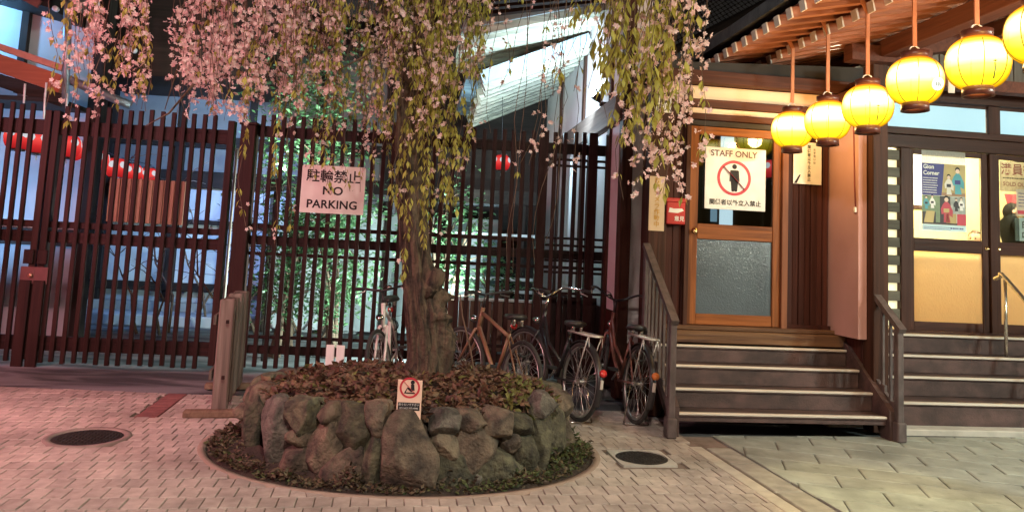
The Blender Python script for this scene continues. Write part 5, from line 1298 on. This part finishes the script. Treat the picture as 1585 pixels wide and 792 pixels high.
# ================================================================== BIG ROOF EAVES OVER THE HALL AND THE STAIRS
RAFW = wood('rafter_wood', (.36, .135, .075), (.23, .085, .05), 'x', .6, .25, .15); CAPW = mat('rafter_end_white', (.72, .62, .54), (.65, .55, .48), .6)
EAVW = wood('eave_board', (.17, .06, .04), (.10, .036, .026), 'y', .65, .3, .15)
rf = Thing('great_eave', 'great dark red eave with two tiers of white tipped rafters over the stairs', 'eave', B, (4.5, 6, 3.4))
SL = .27
d = 2.6; k = 0
while d < 8.6:
    for (s0, z0, s1, tier_) in ((2.90, 3.46, 4.2, 0), (3.40, 3.455, 8.5, 1)):
        dz = (.20 if tier_ == 0 else .25)*(s1-s0); o_ = .10 if tier_ else 0
        if d+o_ > 8.2 and tier_ == 0: continue
        z0_ = z0
        r_ = MB(); r_.beam((s0, d+o_, z0_), (s1, d+o_, z0_+dz), .075, .085); ra = rf.part('rafter', r_, RAFW)
        g = MB(); v = Vector((1, 0, .22)).normalized(); g.beam(Vector((s0, d+o_, z0_))-v*.012, Vector((s0, d+o_, z0_))+v*.002, .079, .089); rf.part('rafter_end', g, CAPW, ra)
    d += .212; k += 1
def sheet(nm, a, b, c_, e, th, m):
    g = MB(); P = [Vector(p) for p in (a, b, c_, e)]; up = Vector((0, 0, th)); g.add(P+[p+up for p in P], [(0, 1, 2, 3), (4, 5, 6, 7), (0, 1, 5, 4), (1, 2, 6, 5), (2, 3, 7, 6), (3, 0, 4, 7)]); return rf.part(nm, g, m)
sheet('eave_boards', (2.94, 2.4, 3.512), (2.94, 8.4, 3.512), (4.2, 8.4, 3.765), (4.2, 2.4, 3.765), .02, EAVW)
sheet('eave_boards', (3.62, 2.4, 3.555), (3.62, 8.7, 3.555), (8.5, 8.7, 4.775), (8.5, 2.4, 4.775), .02, EAVW)
rf.box('eave_edge_beam', (3.50, 2.4, 3.525), (3.58, 8.7, 3.565), EAVW)
rf.box('purlin', (4.35, 2.4, 3.47), (4.52, 8.2, 3.635), EAVW); rf.box('purlin', (5.6, 2.4, 3.78), (5.78, 8.2, 3.945), EAVW)
g = MB(); g.add([(2.86, 2.3, 3.57), (2.86, 8.5, 3.57), (8.5, 8.5, 5.1), (8.5, 2.3, 5.1), (2.86, 2.3, 3.68), (2.86, 8.5, 3.68), (8.5, 8.5, 5.22), (8.5, 2.3, 5.22)], [(0, 1, 2, 3), (4, 5, 6, 7), (0, 1, 5, 4), (1, 2, 6, 5), (2, 3, 7, 6), (3, 0, 4, 7)]); rf.part('tile_bed', g, TILE)
# heavy brackets under the eave, right of the annex
rf.box('bracket_beam', (4.05, 6.55, 3.42), (4.75, 6.70, 3.58), EAVW); rf.box('bracket_block', (4.72, 6.56, 3.20), (4.90, 6.72, 3.60), EAVW); rf.box('plate_beam', (4.0, 6.86, 3.30), (9.4, 7.0, 3.42), EAVW)
g = MB(); g.prism([(4.3, 3.5), (9.5, 4.5), (9.5, 4.75), (4.3, 3.75)], 'y', 6.9, 7.05); rf.part('barge_beam', g, EAVW)
rf.box('white_tag', (4.86, 6.3, 3.10), (4.93, 6.31, 3.32), CAPW)

# tile roof of the upper storey behind
ur = Thing('upper_tile_roof', 'dark tiled upper roof with pale verge boards at the top right of the tree', 'roof', B, (3, 9, 4))
A0, A1, A2, A3 = B.fd(1040, 75, 9.2), B.fd(1195, -5, 9.2), B.fd(1120, -60, 11), B.fd(1020, 10, 11)
A0, A1, A2, A3 = map(Vector, (A0, A1, A2, A3))
U, Vv = A1-A0, A3-A0
g = MB()
nu, nv = 26, 14
nn_ = U.cross(Vv).normalized()
if nn_.y > 0: nn_ = -nn_
for i in range(nu):
    for j in range(nv):
        p = A0+U*(i/nu)+(Vv*(1-i/nu)+(A2-A1)*(i/nu))*(j/nv); q = A0+U*((i+.8)/nu)+(Vv*(1-(i+.8)/nu)+(A2-A1)*((i+.8)/nu))*(j/nv)
        r_ = A0+U*((i+.8)/nu)+(Vv*(1-(i+.8)/nu)+(A2-A1)*((i+.8)/nu))*((j+1.05)/nv); s_ = A0+U*(i/nu)+(Vv*(1-i/nu)+(A2-A1)*(i/nu))*((j+1.05)/nv)
        m_ = (p+q)/2+nn_*.035; m2 = (r_+s_)/2+nn_*.012
        g.add([p+nn_*.02, m_, q+nn_*.02, r_, m2, s_], [(0, 1, 4, 5), (1, 2, 3, 4), (0, 1, 2)])
ur.part('tiles', g, mat('upper_tile', (.16, .155, .155), (.10, .10, .10), .5, (9, 9, 9), 5, .2), kind='stuff')
ur.part('tile_bed', MB().add([A0-nn_*.02, A1-nn_*.02, A2-nn_*.02, A3-nn_*.02, A0-nn_*.1, A1-nn_*.1, A2-nn_*.1, A3-nn_*.1], [(0, 1, 2, 3), (4, 5, 6, 7), (0, 1, 5, 4), (1, 2, 6, 5), (2, 3, 7, 6), (3, 0, 4, 7)]), BLK)
VRG = wood('verge_board', (.24, .15, .11), (.16, .10, .075), 'x', .7, .2, .1)
q = spl([B.fd(1050, 100, 8.95), B.fd(1100, 66, 8.95), B.fd(1160, 28, 8.95), B.fd(1215, -14, 8.95)], 12)
ur.part('verge_board', MB().tube(q, .055, 6), VRG); q2 = [p+Vector((.16, -.1, -.22)) for p in q]; ur.part('verge_board', MB().tube(q2, .045, 6), EAVW)
g = MB()
for a, b in zip(q, q[1:]): g.add([a, b, b+Vector((.3, .2, -1.0)), a+Vector((.3, .2, -1.0))], [(0, 1, 2, 3)])
ur.part('gable_boards', g, BLK)

# ================================================================== GLOWING LANTERNS UNDER THE EAVE
def paper_glow():
    m, n, l, p = _mat('yellow_paper'); n.remove(p)
    tc = n.new('ShaderNodeTexCoord'); sx = n.new('ShaderNodeSeparateXYZ'); rp = n.new('ShaderNodeValToRGB')
    l.new(tc.outputs['Generated'], sx.inputs[0]); l.new(sx.outputs['Z'], rp.inputs[0])
    e = rp.color_ramp.elements; e[0].position = 0; e[0].color = (.80, .56, .01, 1); e[1].position = 1; e[1].color = (1, .40, .02, 1)
    for pos, c in ((.18, (1.1, .85, .015, 1)), (.36, (1.5, 1.25, .06, 1)), (.50, (2.4, 2.1, .55, 1)), (.62, (3.2, 2.8, 1.2, 1)), (.74, (2.6, 2.2, .8, 1)), (.85, (1.5, 1.1, .08, 1)), (.93, (1.1, .6, .03, 1))):
        q = e.new(pos); q.color = c
    em = n.new('ShaderNodeEmission'); l.new(rp.outputs[0], em.inputs[0])
    # paper scatters forward: brightest where one looks towards the bulb
    lw = n.new('ShaderNodeLayerWeight'); lw.inputs[0].default_value = .45; mr = n.new('ShaderNodeMapRange'); mr.inputs['From Min'].default_value = .0; mr.inputs['From Max'].default_value = .85; mr.inputs['To Min'].default_value = 2.1; mr.inputs['To Max'].default_value = .62
    l.new(lw.outputs['Facing'], mr.inputs['Value']); l.new(mr.outputs[0], em.inputs[1])
    mc = n.new('ShaderNodeMix'); mc.data_type = 'RGBA'; mc.blend_type = 'MULTIPLY'; mc.inputs[7].default_value = (1.25, .58, .18, 1); l.new(rp.outputs[0], mc.inputs[6]); mf = n.new('ShaderNodeMapRange'); mf.inputs['From Min'].default_value = .35; mf.inputs['From Max'].default_value = .95; l.new(lw.outputs['Facing'], mf.inputs['Value']); l.new(mf.outputs[0], mc.inputs[0]); l.new(mc.outputs[2], em.inputs[0])
    tr = n.new('ShaderNodeBsdfTransparent'); tr.inputs[0].default_value = (1, .8, .5, 1)
    mx = n.new('ShaderNodeMixShader'); mx.inputs[0].default_value = .22
    l.new(em.outputs[0], mx.inputs[1]); l.new(tr.outputs[0], mx.inputs[2]); l.new(mx.outputs[0], n['Material Output'].inputs[0])
    return m
YP = paper_glow(); RIBM = glow('paper_rib', (.55, .28, .02), .6)
STRAP = mat('strap', (.55, .20, .09), (.45, .16, .07), .6, (20, 20, 5), 4); CAPB = mat('lantern_ring', (.10, .03, .02), (.07, .02, .015), .4)
labs = ['farthest and smallest glowing yellow lantern, above the notice right of the staff door', 'second glowing yellow lantern from the staff door, overlapping the farthest one', 'third glowing yellow lantern from the staff door, hanging before the corner pillar',
        'fourth glowing yellow lantern from the staff door, in front of the transom window', 'large glowing yellow lantern near the right edge, with a small dark stem mark', 'glowing yellow lantern cut by the right edge of the photo']
GR_ = 'glowing yellow paper lanterns hung in a row under the eave'
pos = [(3.4, 6.43, 2.8), (3.4, 5.87, 2.8), (3.4, 5.30, 2.8), (3.4, 4.73, 2.8), (3.4, 4.20, 2.8), (3.4, 3.66, 2.8), (3.44, 3.1, 2.80), (3.44, 2.55, 2.80)]
pix = [(1226, 201), (1281, 187), (1343, 165), (1416, 126), (1513, 98), (1612, 52)]
for i, (px, py) in enumerate(pix):
    d_ = pos[i][1]; q = B.fd(px, py, d_); pos[i] = (q[0], d_, q[2])
rad = .18
def yellow_lantern(label, P, top):
    t = Thing('paper_lantern', label, 'paper lantern', B, P, GR_); x, y, z = P
    prof = []
    for k in range(25):
        a = -1.18+2.36*k/24; prof.append((rad*1.02*math.cos(a)**.72*(1+.008*(k % 2)), rad*.93*math.sin(a)*1.02))
    t.part('paper_shade', MB().lathe(prof, P, 32), YP)
    for a in range(8):
        q = a*math.pi/4+.3; t.part('rib', MB().tube([(x+math.cos(q)*rad*1.03*math.cos(b)**.72, y+math.sin(q)*rad*1.03*math.cos(b)**.72, z+rad*.96*math.sin(b)) for b in np.linspace(-1.15, .8, 10)], .003, 4), RIBM)
    for sgn, h in ((-1, .055), (1, .05)):
        zc = z+sgn*(rad*.88); mb = MB(); n = 22; vs = []; fs = []
        for r_, zz in ((.088, 0), (.092, sgn*h), (.080, sgn*h), (.078, 0)):
            vs += [(x+r_*math.cos(2*math.pi*j/n), y+r_*math.sin(2*math.pi*j/n), zc+zz) for j in range(n)]
        for k in range(4):
            for j in range(n): fs.append((k*n+j, k*n+(j+1) % n, ((k+1) % 4)*n+(j+1) % n, ((k+1) % 4)*n+j))
        t.part('ring', mb.add(vs, fs, 0, True), CAPB)
    t.part('hook', MB().tube([(x-.05, y, z+.205), (x-.03, y, z+.24), (x, y, z+.255), (x+.03, y, z+.24), (x+.05, y, z+.205)], .005, 6), mat('white_enamel', (.8, .8, .8)))
    t.part('bulb_cap', MB().lathe([(.01, 0), (.03, .01), (.03, .05), (.012, .07)], (x, y, z+.12), 12), CAPB)
    if top:
        t.box('strap', (x-.016, y-.006, z+.25), (x+.016, y+.006, top-.02), STRAP, ch=.002)
        g = MB(); g.beam((x, y, top-.03), (x-.05, y, top+.07), .034, .013, up=(0, 1, 0)); t.part('strap_bend', g, STRAP)
    return t
for i, P in enumerate(pos):
    t = yellow_lantern(labs[i] if i < 6 else 'glowing yellow lantern of the row, nearer than the photo shows'+(', last' if i == 7 else ''), P, 3.46)
    if i in (2, 3, 4):     # small flower mark on the paper
        x, y, z = P; a = -1.75; c = Vector((x+.178*math.cos(a), y+.178*math.sin(a), z-.06)); g = MB()
        if i == 3:
            n_ = Vector((math.cos(-1.55), math.sin(-1.55), -.25)).normalized(); xx = n_.orthogonal().normalized(); yy = n_.cross(xx); c = Vector((x+.035, y-.183, z-.055))
            g.add([c+xx*.045*math.cos(k*.3927)+yy*.045*math.sin(k*.3927)+n_*.004 for k in range(16)], [tuple(range(16))]); t.part('crest', g, glow('crest_white', (1, 1, .95), 1.1)); g2 = MB(); c += n_*.006
            for k in range(3): e = xx.copy() if 0 else Vector((.0, 0, 1)); g2.tube([c+Vector((-.015+.015*k, 0, -.014)), c+Vector((-.012+.012*k, 0, .012))], .003, 4)
            t.part('crest_mark', g2, mat('crest_ink', (.05, .10, .03), (.05, .1, .03), .6))
        else:
            g.tube([c+Vector((0, -.005, .02)), c+Vector((.002, -.006, -.02)), c+Vector((-.006, .0, -.08))], .004, 5); disc = MB().lathe([(0, -.006), (.012, 0), (0, .006)], c+Vector((0, -.008, .03)), 10); g.add(disc.v, disc.f)
            t.part('painted_stem', g, mat('crest_ink', (.05, .10, .03), (.05, .1, .03), .6))
    if i in (4, 5): lamp('lantern_down_light', 'SPOT', B.w((P[0], P[1], P[2]-.23)), 75, (1, .86, .38), .03, B.w((P[0]-.35, P[1]+.1, 0)), 46, .35)   # through the open bottom ring
    W_ = B.w(P); lamp('lantern_light', 'POINT', W_, 46 if i < 6 else 85, (1, .70, .42) if i < 6 else (1, .72, .30), .07)

# ================================================================== BICYCLES
TYRE = mat('tyre', (.025, .024, .023), (.04, .037, .034), .85, (20, 20, 20), 5, .3, 120); RIM = mat('alloy', (.55, .54, .52), (.45, .44, .42), .35, (20, 20, 20), 4, metal=.85); CHROME = mat('chrome', (.75, .73, .7), (.6, .58, .56), .18, (9, 9, 9), 4, metal=1.0)
BLACKP = mat('black_paint', (.02, .018, .02), (.03, .026, .028), .35, (9, 9, 9), 4); RUB = mat('rubber', (.02, .02, .02), (.03, .03, .03), .8); LEATH = mat('saddle_vinyl', (.025, .022, .022), (.035, .03, .03), .45, (20, 20, 20), 4, .2, 80)
REFL = mat('red_reflector', (.55, .03, .03), (.5, .03, .03), .2, (30, 30, 30), 3, spec=.8); REFA = mat('amber_reflector', (.55, .16, .04), (.5, .14, .04), .25); GEAR = mat('gear_metal', (.35, .30, .22), (.25, .21, .16), .4, (20, 20, 20), 4, metal=.8)
def bicycle(label, paint, rear, heading, lean=-4, bars='city', rack=True, white=False, fender=None, steer=0, refl=REFL, stand=True, seat_h=.80, bar_mat=None, sporty=False):
    t = Thing('bicycle', label, 'bicycle', W, (rear[0], rear[1], rear[2] if len(rear) > 2 else 0), 'bicycles parked by the fence')
    t.o.rotation_euler = (Matrix.Rotation(R(heading), 4, 'Z') @ Matrix.Rotation(R(lean), 4, 'X')).to_euler()
    t.base = (0, 0, 0); r = .335; wb = 1.08; fender = fender or BLACKP; bar_mat = bar_mat or CHROME
    def wheel(cx, parent, rearw):
        w = t.part('wheel', MB().torus(r-.018, .019, (cx, 0, r), 44, 8), TYRE, parent)
        g = MB(); n = 44; vs = []; fs = []
        for q, y in ((r-.036, -.012), (r-.036, .012), (r-.050, .009), (r-.050, -.009)): vs += [(cx+q*math.cos(2*math.pi*j/n), y, r+q*math.sin(2*math.pi*j/n)) for j in range(n)]
        for k in range(4):
            for j in range(n): fs.append((k*n+j, k*n+(j+1) % n, ((k+1) % 4)*n+(j+1) % n, ((k+1) % 4)*n+j))
        t.part('rim', g.add(vs, fs, 0, True), RIM, w)
        g = MB()
        for k in range(28):
            a = 2*math.pi*k/28; b = a+(.5 if k % 4 < 2 else -.5); y = .026 if k % 2 else -.026
            g.tube([(cx+.022*math.cos(b), y, r+.022*math.sin(b)), (cx+(r-.05)*math.cos(a), 0, r+(r-.05)*math.sin(a))], .0022, 3, cap=False)
        t.part('spokes', g, RIM, w)
        t.part('hub', MB().lathe([(.012, -.055), (.024, -.03), (.014, -.024), (.014, .024), (.024, .03), (.012, .055)], (cx, 0, r), 12, axis='y'), RIM, w)
        if rearw: t.part('sprocket', MB().lathe([(.0, -.036), (.045, -.036), (.045, -.040), (.0, -.040)], (cx, 0, r), 20, axis='y'), GEAR, w)
        return w
    wheel(0, None, True); 
    bb_ = Vector((.44, 0, .29)); st_ = Vector((.27, 0, .70)); hd0, hd1 = Vector((.86, 0, .70)), Vector((.82, 0, .86)); ax = Vector((0, 0, r))
    g = MB()
    g.tube([bb_, st_], .016, 10)
    if sporty: g.tube([st_+Vector((.01, 0, -.03)), hd1+Vector((0, 0, -.03))], .017, 10); g.tube([bb_, hd0], .02, 10)
    else:
        g.tube([bb_+Vector((0, 0, .0)), bb_.lerp(hd0, .55)+Vector((0, 0, -.05)), hd0], .019, 10); g.tube([bb_.lerp(st_, .35), bb_.lerp(hd0, .6)+Vector((0, 0, .05)), hd1+Vector((0, 0, -.05))], .016, 10)
    g.tube([hd0+Vector((.008, 0, -.03)), hd1+Vector((-.005, 0, .02))], .021, 10)
    for y in (-.045, .045):
        g.tube([ax+Vector((0, y, 0)), bb_+Vector((0, y*.5, 0))], .010, 8); g.tube([ax+Vector((0, y, 0)), st_+Vector((0, y*.35, -.03))], .008, 8)
    t.part('frame', g, paint)
    # front end turned by the steering angle about the head tube
    fx = Vector((wb, 0, r)); M_ = Matrix.Translation(hd0) @ Matrix.Rotation(R(steer), 4, (hd1-hd0).normalized()) @ Matrix.Translation(-hd0)
    def front(name, mb, m, parent=None):
        mb.v = [tuple(M_ @ Vector(v)) for v in mb.v]; return t.part(name, mb, m, parent)
    g = MB()
    for y in (-.048, .048): g.tube([hd0+Vector((.01, y*.8, -.03)), Vector((.99, y, .47)), fx+Vector((0, y, 0))], [.014, .012, .010], 8)
    g.tube([hd0+Vector((.01, -.04, -.03)), hd0+Vector((.01, .04, -.03))], .014, 8); fk = front('fork', g, paint)
    w = wheel(wb, None, False)
    for o in [w]+list(w.children):
        me = o.data; me.transform(M_)
    g = MB(); zt = hd1.z+.12
    g.tube([hd1, hd1+Vector((-.03, 0, .14))], .013, 8); sm_ = front('stem', g, bar_mat)
    top = hd1+Vector((-.03, 0, .14))
    if bars == 'city':   pts = [(-.30, -.27), (-.16, -.27), (.01, -.20), (.05, -.08), (.03, 0), (.05, .08), (.01, .20), (-.16, .27), (-.30, .27)]; zz = [.075, .085, .085, .02, 0, .02, .085, .085, .075]
    else:                pts = [(-.06, -.29), (-.03, -.2), (.02, -.08), (.03, 0), (.02, .08), (-.03, .2), (-.06, .29)]; zz = [.03, .03, .01, 0, .01, .03, .03]
    P = [top+Vector((a, b, z)) for (a, b), z in zip(pts, zz)]
    hb = front('handlebar', MB().tube(spl(P, 32), .0115, 10), bar_mat, None)
    for e0, e1, yy in ((P[0], P[1], -1), (P[-1], P[-2], 1)):
        v = (Vector(e1)-Vector(e0)).normalized(); front('grip', MB().tube([Vector(e0)-v*.01, Vector(e0)+v*.11], .017, 10), RUB, hb)
        front('brake_lever', MB().tube([Vector(e0)+v*.13, Vector(e0)+v*.10+Vector((.03, 0, -.03)), Vector(e0)+v*.0+Vector((.03, 0, -.045))], .006, 6), RIM, hb)
    front('bell', MB().lathe([(.0, .03), (.018, .026), (.026, .01), (.026, 0), (0, 0)], top+Vector((.02, .07, .02)), 12), CHROME, hb)
    front('brake_cable', MB().tube(spl([top+Vector((.0, .16, .07)), top+Vector((.10, .05, .05)), top+Vector((.10, 0, -.10)), hd0+Vector((.04, 0, -.05))], 10), .004, 5), RUB, hb)
    front('head_lamp', MB().lathe([(.02, -.03), (.034, 0), (.034, .03), (.0, .034)], hd0+Vector((.07, 0, .06)), 14, axis='x'), CHROME, fk)
    # saddle
    sp = st_+Vector((-.035, 0, seat_h-.70-.02)); t.part('seat_post', MB().tube([st_, sp], .0125, 8), CHROME)
    g = MB(); prof = [(-.13, .01, .02), (-.11, .085, .03), (-.05, .10, .035), (.02, .07, .035), (.09, .03, .03), (.14, .018, .025), (.155, .008, .015)]; vs = []; fs = []; n = 10
    for x, wv, h in prof:
        for j in range(n):
            a = 2*math.pi*j/n; vs.append((sp.x+x, wv*math.cos(a), sp.z+.03+h*math.sin(a)*(1 if math.sin(a) > 0 else .7)+(.015 if x < -.08 else 0)))
    for i in range(len(prof)-1):
        for j in range(n): fs.append((i*n+j, i*n+(j+1) % n, (i+1)*n+(j+1) % n, (i+1)*n+j))
    fs += [tuple(range(n)), tuple((len(prof)-1)*n+j for j in range(n))]
    sd = t.part('saddle', g.add(vs, fs, 0, True), LEATH)
    for y in (-.04, .04): t.part('saddle_spring', MB().lathe([(.016, 0)]+[(.018-.004*(k % 2), .008*k) for k in range(1, 7)]+[(.016, .055)], (sp.x-.09, y, sp.z-.035), 10), CHROME, sd)
    # mudguards
    def fend(cx, a0, a1, fn, name):
        g = MB(); n = 22; vs = []; fs = []
        for i in range(n+1):
            a = R(a0+(a1-a0)*i/n)
            for y, dr in ((-.028, -.012), (-.018, .0), (.018, .0), (.028, -.012)): q = r+.020+dr; vs.append((cx+q*math.cos(a), y, r+q*math.sin(a)))
        for i in range(n):
            for j in range(3): fs.append((i*4+j, i*4+j+1, (i+1)*4+j+1, (i+1)*4+j))
        return fn(name, g.add(vs, fs, 0, True), fender)
    if not sporty:
        fend(0, 30, 205, t.part, 'mudguard'); fend(wb, -10, 140, front, 'mudguard')
        g = MB()
        for y in (-.05, .05): g.tube([(0, y, r), (-.29, y*.5, r+.12)], .003, 5)
        t.part('mudguard_stay', g, CHROME)
        t.part('reflector', MB().lathe([(.0, -.022), (.03, -.018), (.032, 0), (.028, .01), (0, .012)], (-r-.028, 0, r+.13), 16, axis='x'), refl)
        t.part('tail_strip', MB().box((-r-.035, -.014, r-.0), (-r-.022, .014, r+.075), 0, .004), mat('white_reflector', (.55, .48, .43), (.45, .40, .36), .3))
    else:
        t.part('reflector', MB().lathe([(.0, -.02), (.028, -.016), (.03, 0), (0, .01)], (st_.x-.06, 0, st_.z+.07), 16, axis='x'), refl)
        g = MB(); g.tube([(-.02, -.05, r), (.02, -.055, r+.12), (.06, -.05, r+.05)], .008, 6); t.part('derailleur', g, GEAR)
    if rack:
        g = MB(); zr = .745
        q = [(.20, -.06, zr), (-.20, -.068, zr), (-.225, 0, zr), (-.20, .068, zr), (.20, .06, zr)]; g.tube(q, .009, 6)
        for x in (-.12, -.02, .08): g.tube([(x, -.062, zr), (x, .062, zr)], .0045, 6)
        for y in (-.065, .065): g.tube([(-.18, y, zr), (-.01, y*.85, r+.02)], .005, 6); g.tube([(-.19, y, zr), (-.21, y, zr-.09)], .004, 6)
        t.part('rack', g, mat('bright_rack', (.72, .68, .63), (.6, .56, .52), .3, (20, 20, 20), 4, metal=.3))
    # cranks, chain case
    g = MB(); g.lathe([(.0, -.05), (.085, -.05), (.085, -.054), (0, -.054)], bb_, 26, axis='y'); cs = t.part('crankset', g, GEAR)
    for sgn, y in ((1, -.075), (-1, .075)):
        e = bb_+Vector((.12*sgn, y, -.11*sgn)); t.part('crank', MB().tube([bb_+Vector((0, y, 0)), e], [.011, .008], 6), RIM, cs)
        pd = MB(); yy = y+math.copysign(.05, y); pd.box((e.x-.04, yy-.04, e.z-.012), (e.x+.04, yy+.04, e.z+.012), 0, .004); t.part('pedal', pd, RUB, cs)
    if not sporty:
        g = MB(); g.box((-.04, -.068, r-.055), (.54, -.058, r+.055), 0, .004); g.v = [(x, y, z-(x/.44)*.045) for x, y, z in g.v]; t.part('chain_case', g, fender)
    else:
        for dz in (-.042, .042): t.part('chain', MB().tube([(0, -.048, r+dz), (.44, -.052, .29+dz*1.9)], .004, 4), GEAR)
    if stand:
        g = MB()
        if sporty: g.tube([(.02, .06, r-.02), (.05, .17, .03)], .008, 6)
        else:
            for y in (-.07, .07): g.tube([(.0, y, r), (-.03, y*1.2, .16), (-.06, y*1.6, .02)], .007, 6)
            g.tube([(-.06, -.112, .02), (-.09, -.10, .012), (-.09, .10, .012), (-.06, .112, .02)], .007, 6)
        t.part('kickstand', g, CHROME)
    t.part('lock', MB().torus(.055, .007, (-.0, 0, r+.255), 20, 6, 'x'), RUB)
    return t
TAN = mat('tan_paint', (.26, .14, .08), (.20, .105, .06), .35, (9, 9, 9), 4); CREAMP = mat('white_paint', (.74, .70, .66), (.66, .62, .58), .35, (9, 9, 9), 4); RUST = mat('copper_paint', (.20, .085, .06), (.15, .06, .045), .35, (9, 9, 9), 4)
bicycle('white framed bicycle facing out from behind the left side of the trunk', CREAMP, (-1.13, 7.98), -87, 5, 'flat', False, stand=True, sporty=True, seat_h=.86, bar_mat=BLACKP, steer=-12)
bicycle('tan framed bicycle with dark tyres just right of the trunk', TAN, (.14, 6.5), 120, 4, 'flat', False, sporty=True, seat_h=.83, bar_mat=BLACKP, steer=14)
bicycle('black city bicycle with tall chrome handlebars and round red reflector', BLACKP, (.655, 6.58), 113, 4, 'city', True, steer=16, seat_h=.79)
bicycle('dark city bicycle with copper coloured down tube nearest the stairs', RUST, (1.15, 6.60), 101, 5, 'city', True, steer=-14, refl=REFA, seat_h=.78, bar_mat=BLACKP)

# ================================================================== STREET LAMPS BEHIND THE CAMERA AND COURTYARD FLOODS (unseen, placed to match the night light)
def street_lamp(label, x, y, h, col, strength, power, lcol, spot=None, tgt=None, blend=.5):
    t = Thing('street_lamp', label, 'street lamp', W, (x, y, 0)); t.part('pole', MB().tube([(x, y, 0), (x, y, h-.15)], [.06, .04], 12), IRON); t.part('base', MB().lathe([(.14, 0), (.14, .05), (.07, .12)], (x, y, 0), 16), IRON)
    t.part('hood', MB().lathe([(.04, 0), (.26, -.08), (.28, -.14), (.27, -.14), (.05, -.03)], (x, y, h+.12), 24), IRON)
    t.part('globe', MB().lathe([(.0, -.13), (.10, -.11), (.14, -.03), (.11, .06), (.04, .09)], (x, y, h-.05), 20), glow('lamp_globe_'+lcol, col, strength))
    lamp('street_light', 'SPOT' if spot else 'POINT', (x, y, h-.25), power, col, .16, tgt, spot, blend)
street_lamp('street lamp behind the camera on the left with pink light', -5.2, .6, 4.8, (1, .44, .46), 6, 1500, 'pink', 66, (-3.0, 6.6, 1.2), 1.0)
street_lamp('added street lamp beyond the left edge with lilac pink light', -7.2, 3.2, 3.7, (1, .42, .52), 6, 620, 'pink', 120, (-1.0, 7.2, 1.0))  # extra unseen lamp added to lift the plaster strip and left paving
street_lamp('unseen street lamp behind the camera on the right giving warm front fill', 0.2, -.6, 5.0, (1, .88, .74), 6, 1250, 'warm')  # unseen fill light from the front
street_lamp('warm white lamp just beyond the right edge beside the stairs', 5.4, 3.9, 3.1, (1, .90, .70), 6, 330, 'warm')
# red lantern row at the left, out of the frame, whose light reddens the paving
for i in range(3):
    P = (-6.2, 3.6+1.1*i, 2.3); red_lantern('red paper lantern hung left of the paving, '+('nearest', 'middle', 'farthest')[i]+' of its row', P, .19, W, 'red paper lanterns left of the paving')
    lamp('red_lantern_light', 'POINT', (P[0]+.3, P[1], P[2]-.05), 48, (1, .20, .2), .12)
def flood(label, P, tgt, power, col, fr=F, spot=110, z0=0):
    t = Thing('flood_lamp', label, 'lamp', fr, P); x, y, z = P
    t.part('stake', MB().tube([(x, y, z0), (x, y, z)], .018, 8), IRON); t.box('housing', (x-.09, y-.05, z), (x+.09, y+.05, z+.14), IRON)
    w = fr.w((x, y, z+.3)); lamp('flood_light', 'SPOT', w, power, col, .08, fr.w(tgt), spot, .5)
flood('courtyard flood lamp hidden behind the gate, aimed at the house', (-3.0, 10.4, 2.5), (-4.7, 13, 1.9), 420, (.25, .50, 1.0), F, 95)
flood('flood lamp behind the gate post lighting the garden tree', (-2.2, 9.1, 2.0), (-2.0, 10.2, 3.4), 260, (.75, 1.0, .92), F, 120)
flood('courtyard flood lamp hidden behind the gate, aimed at the left house', (-6.6, 8.8, .6), (-6.5, 10.3, 2.2), 190, (.25, .56, 1.0))
flood('flood lamp on the lean roof lighting the blue gable', (-6.7, 9.72, 3.98), (-6.0, 10.3, 4.4), 85, (.20, .55, 1.0), F, 150, 3.04)
flood('courtyard flood lamp hidden behind the fence, aimed at the shrubs', (.2, 8.9, .3), (-1.8, 10.2, 1.6), 800, (.72, 1.0, .92), F, 130)
lamp('eave_flood_light', 'SPOT', B.w((1.84, 8.24, 3.30)), 230, (.62, .88, 1.0), .05, B.w((1.2, 10.6, 4.0)), 130, .5)
lamp('flank_fill_light', 'POINT', B.w((1.55, 8.9, 2.9)), 22, (.6, .85, 1.0), .05)  # free-hanging fill for the flank panels, outside the lamp housing
# ceiling lamps of the lit rooms
for s in (5.6, 7.6):
    P = (s, 8.6, 3.40); t = Thing('ceiling_lamp', 'ceiling lamp inside the lit hall, '+('over the counter' if s < 6 else 'farther right'), 'lamp', B, P); t.part('shade', MB().lathe([(.0, -.06), (.16, -.05), (.18, 0), (0, .04)], P, 20), glow('room_lamp', (1, .93, .7), 5))
    lamp('room_light', 'POINT', B.w((s, 8.6, 3.2)), 300, (1, .90, .60), .15)
# cool shop light far right that greys the stone slabs
street_lamp('tall lamp beyond the right edge with greenish white light', 7.2, 3.0, 3.4, (.75, 1, .88), 6, 900, 'green')
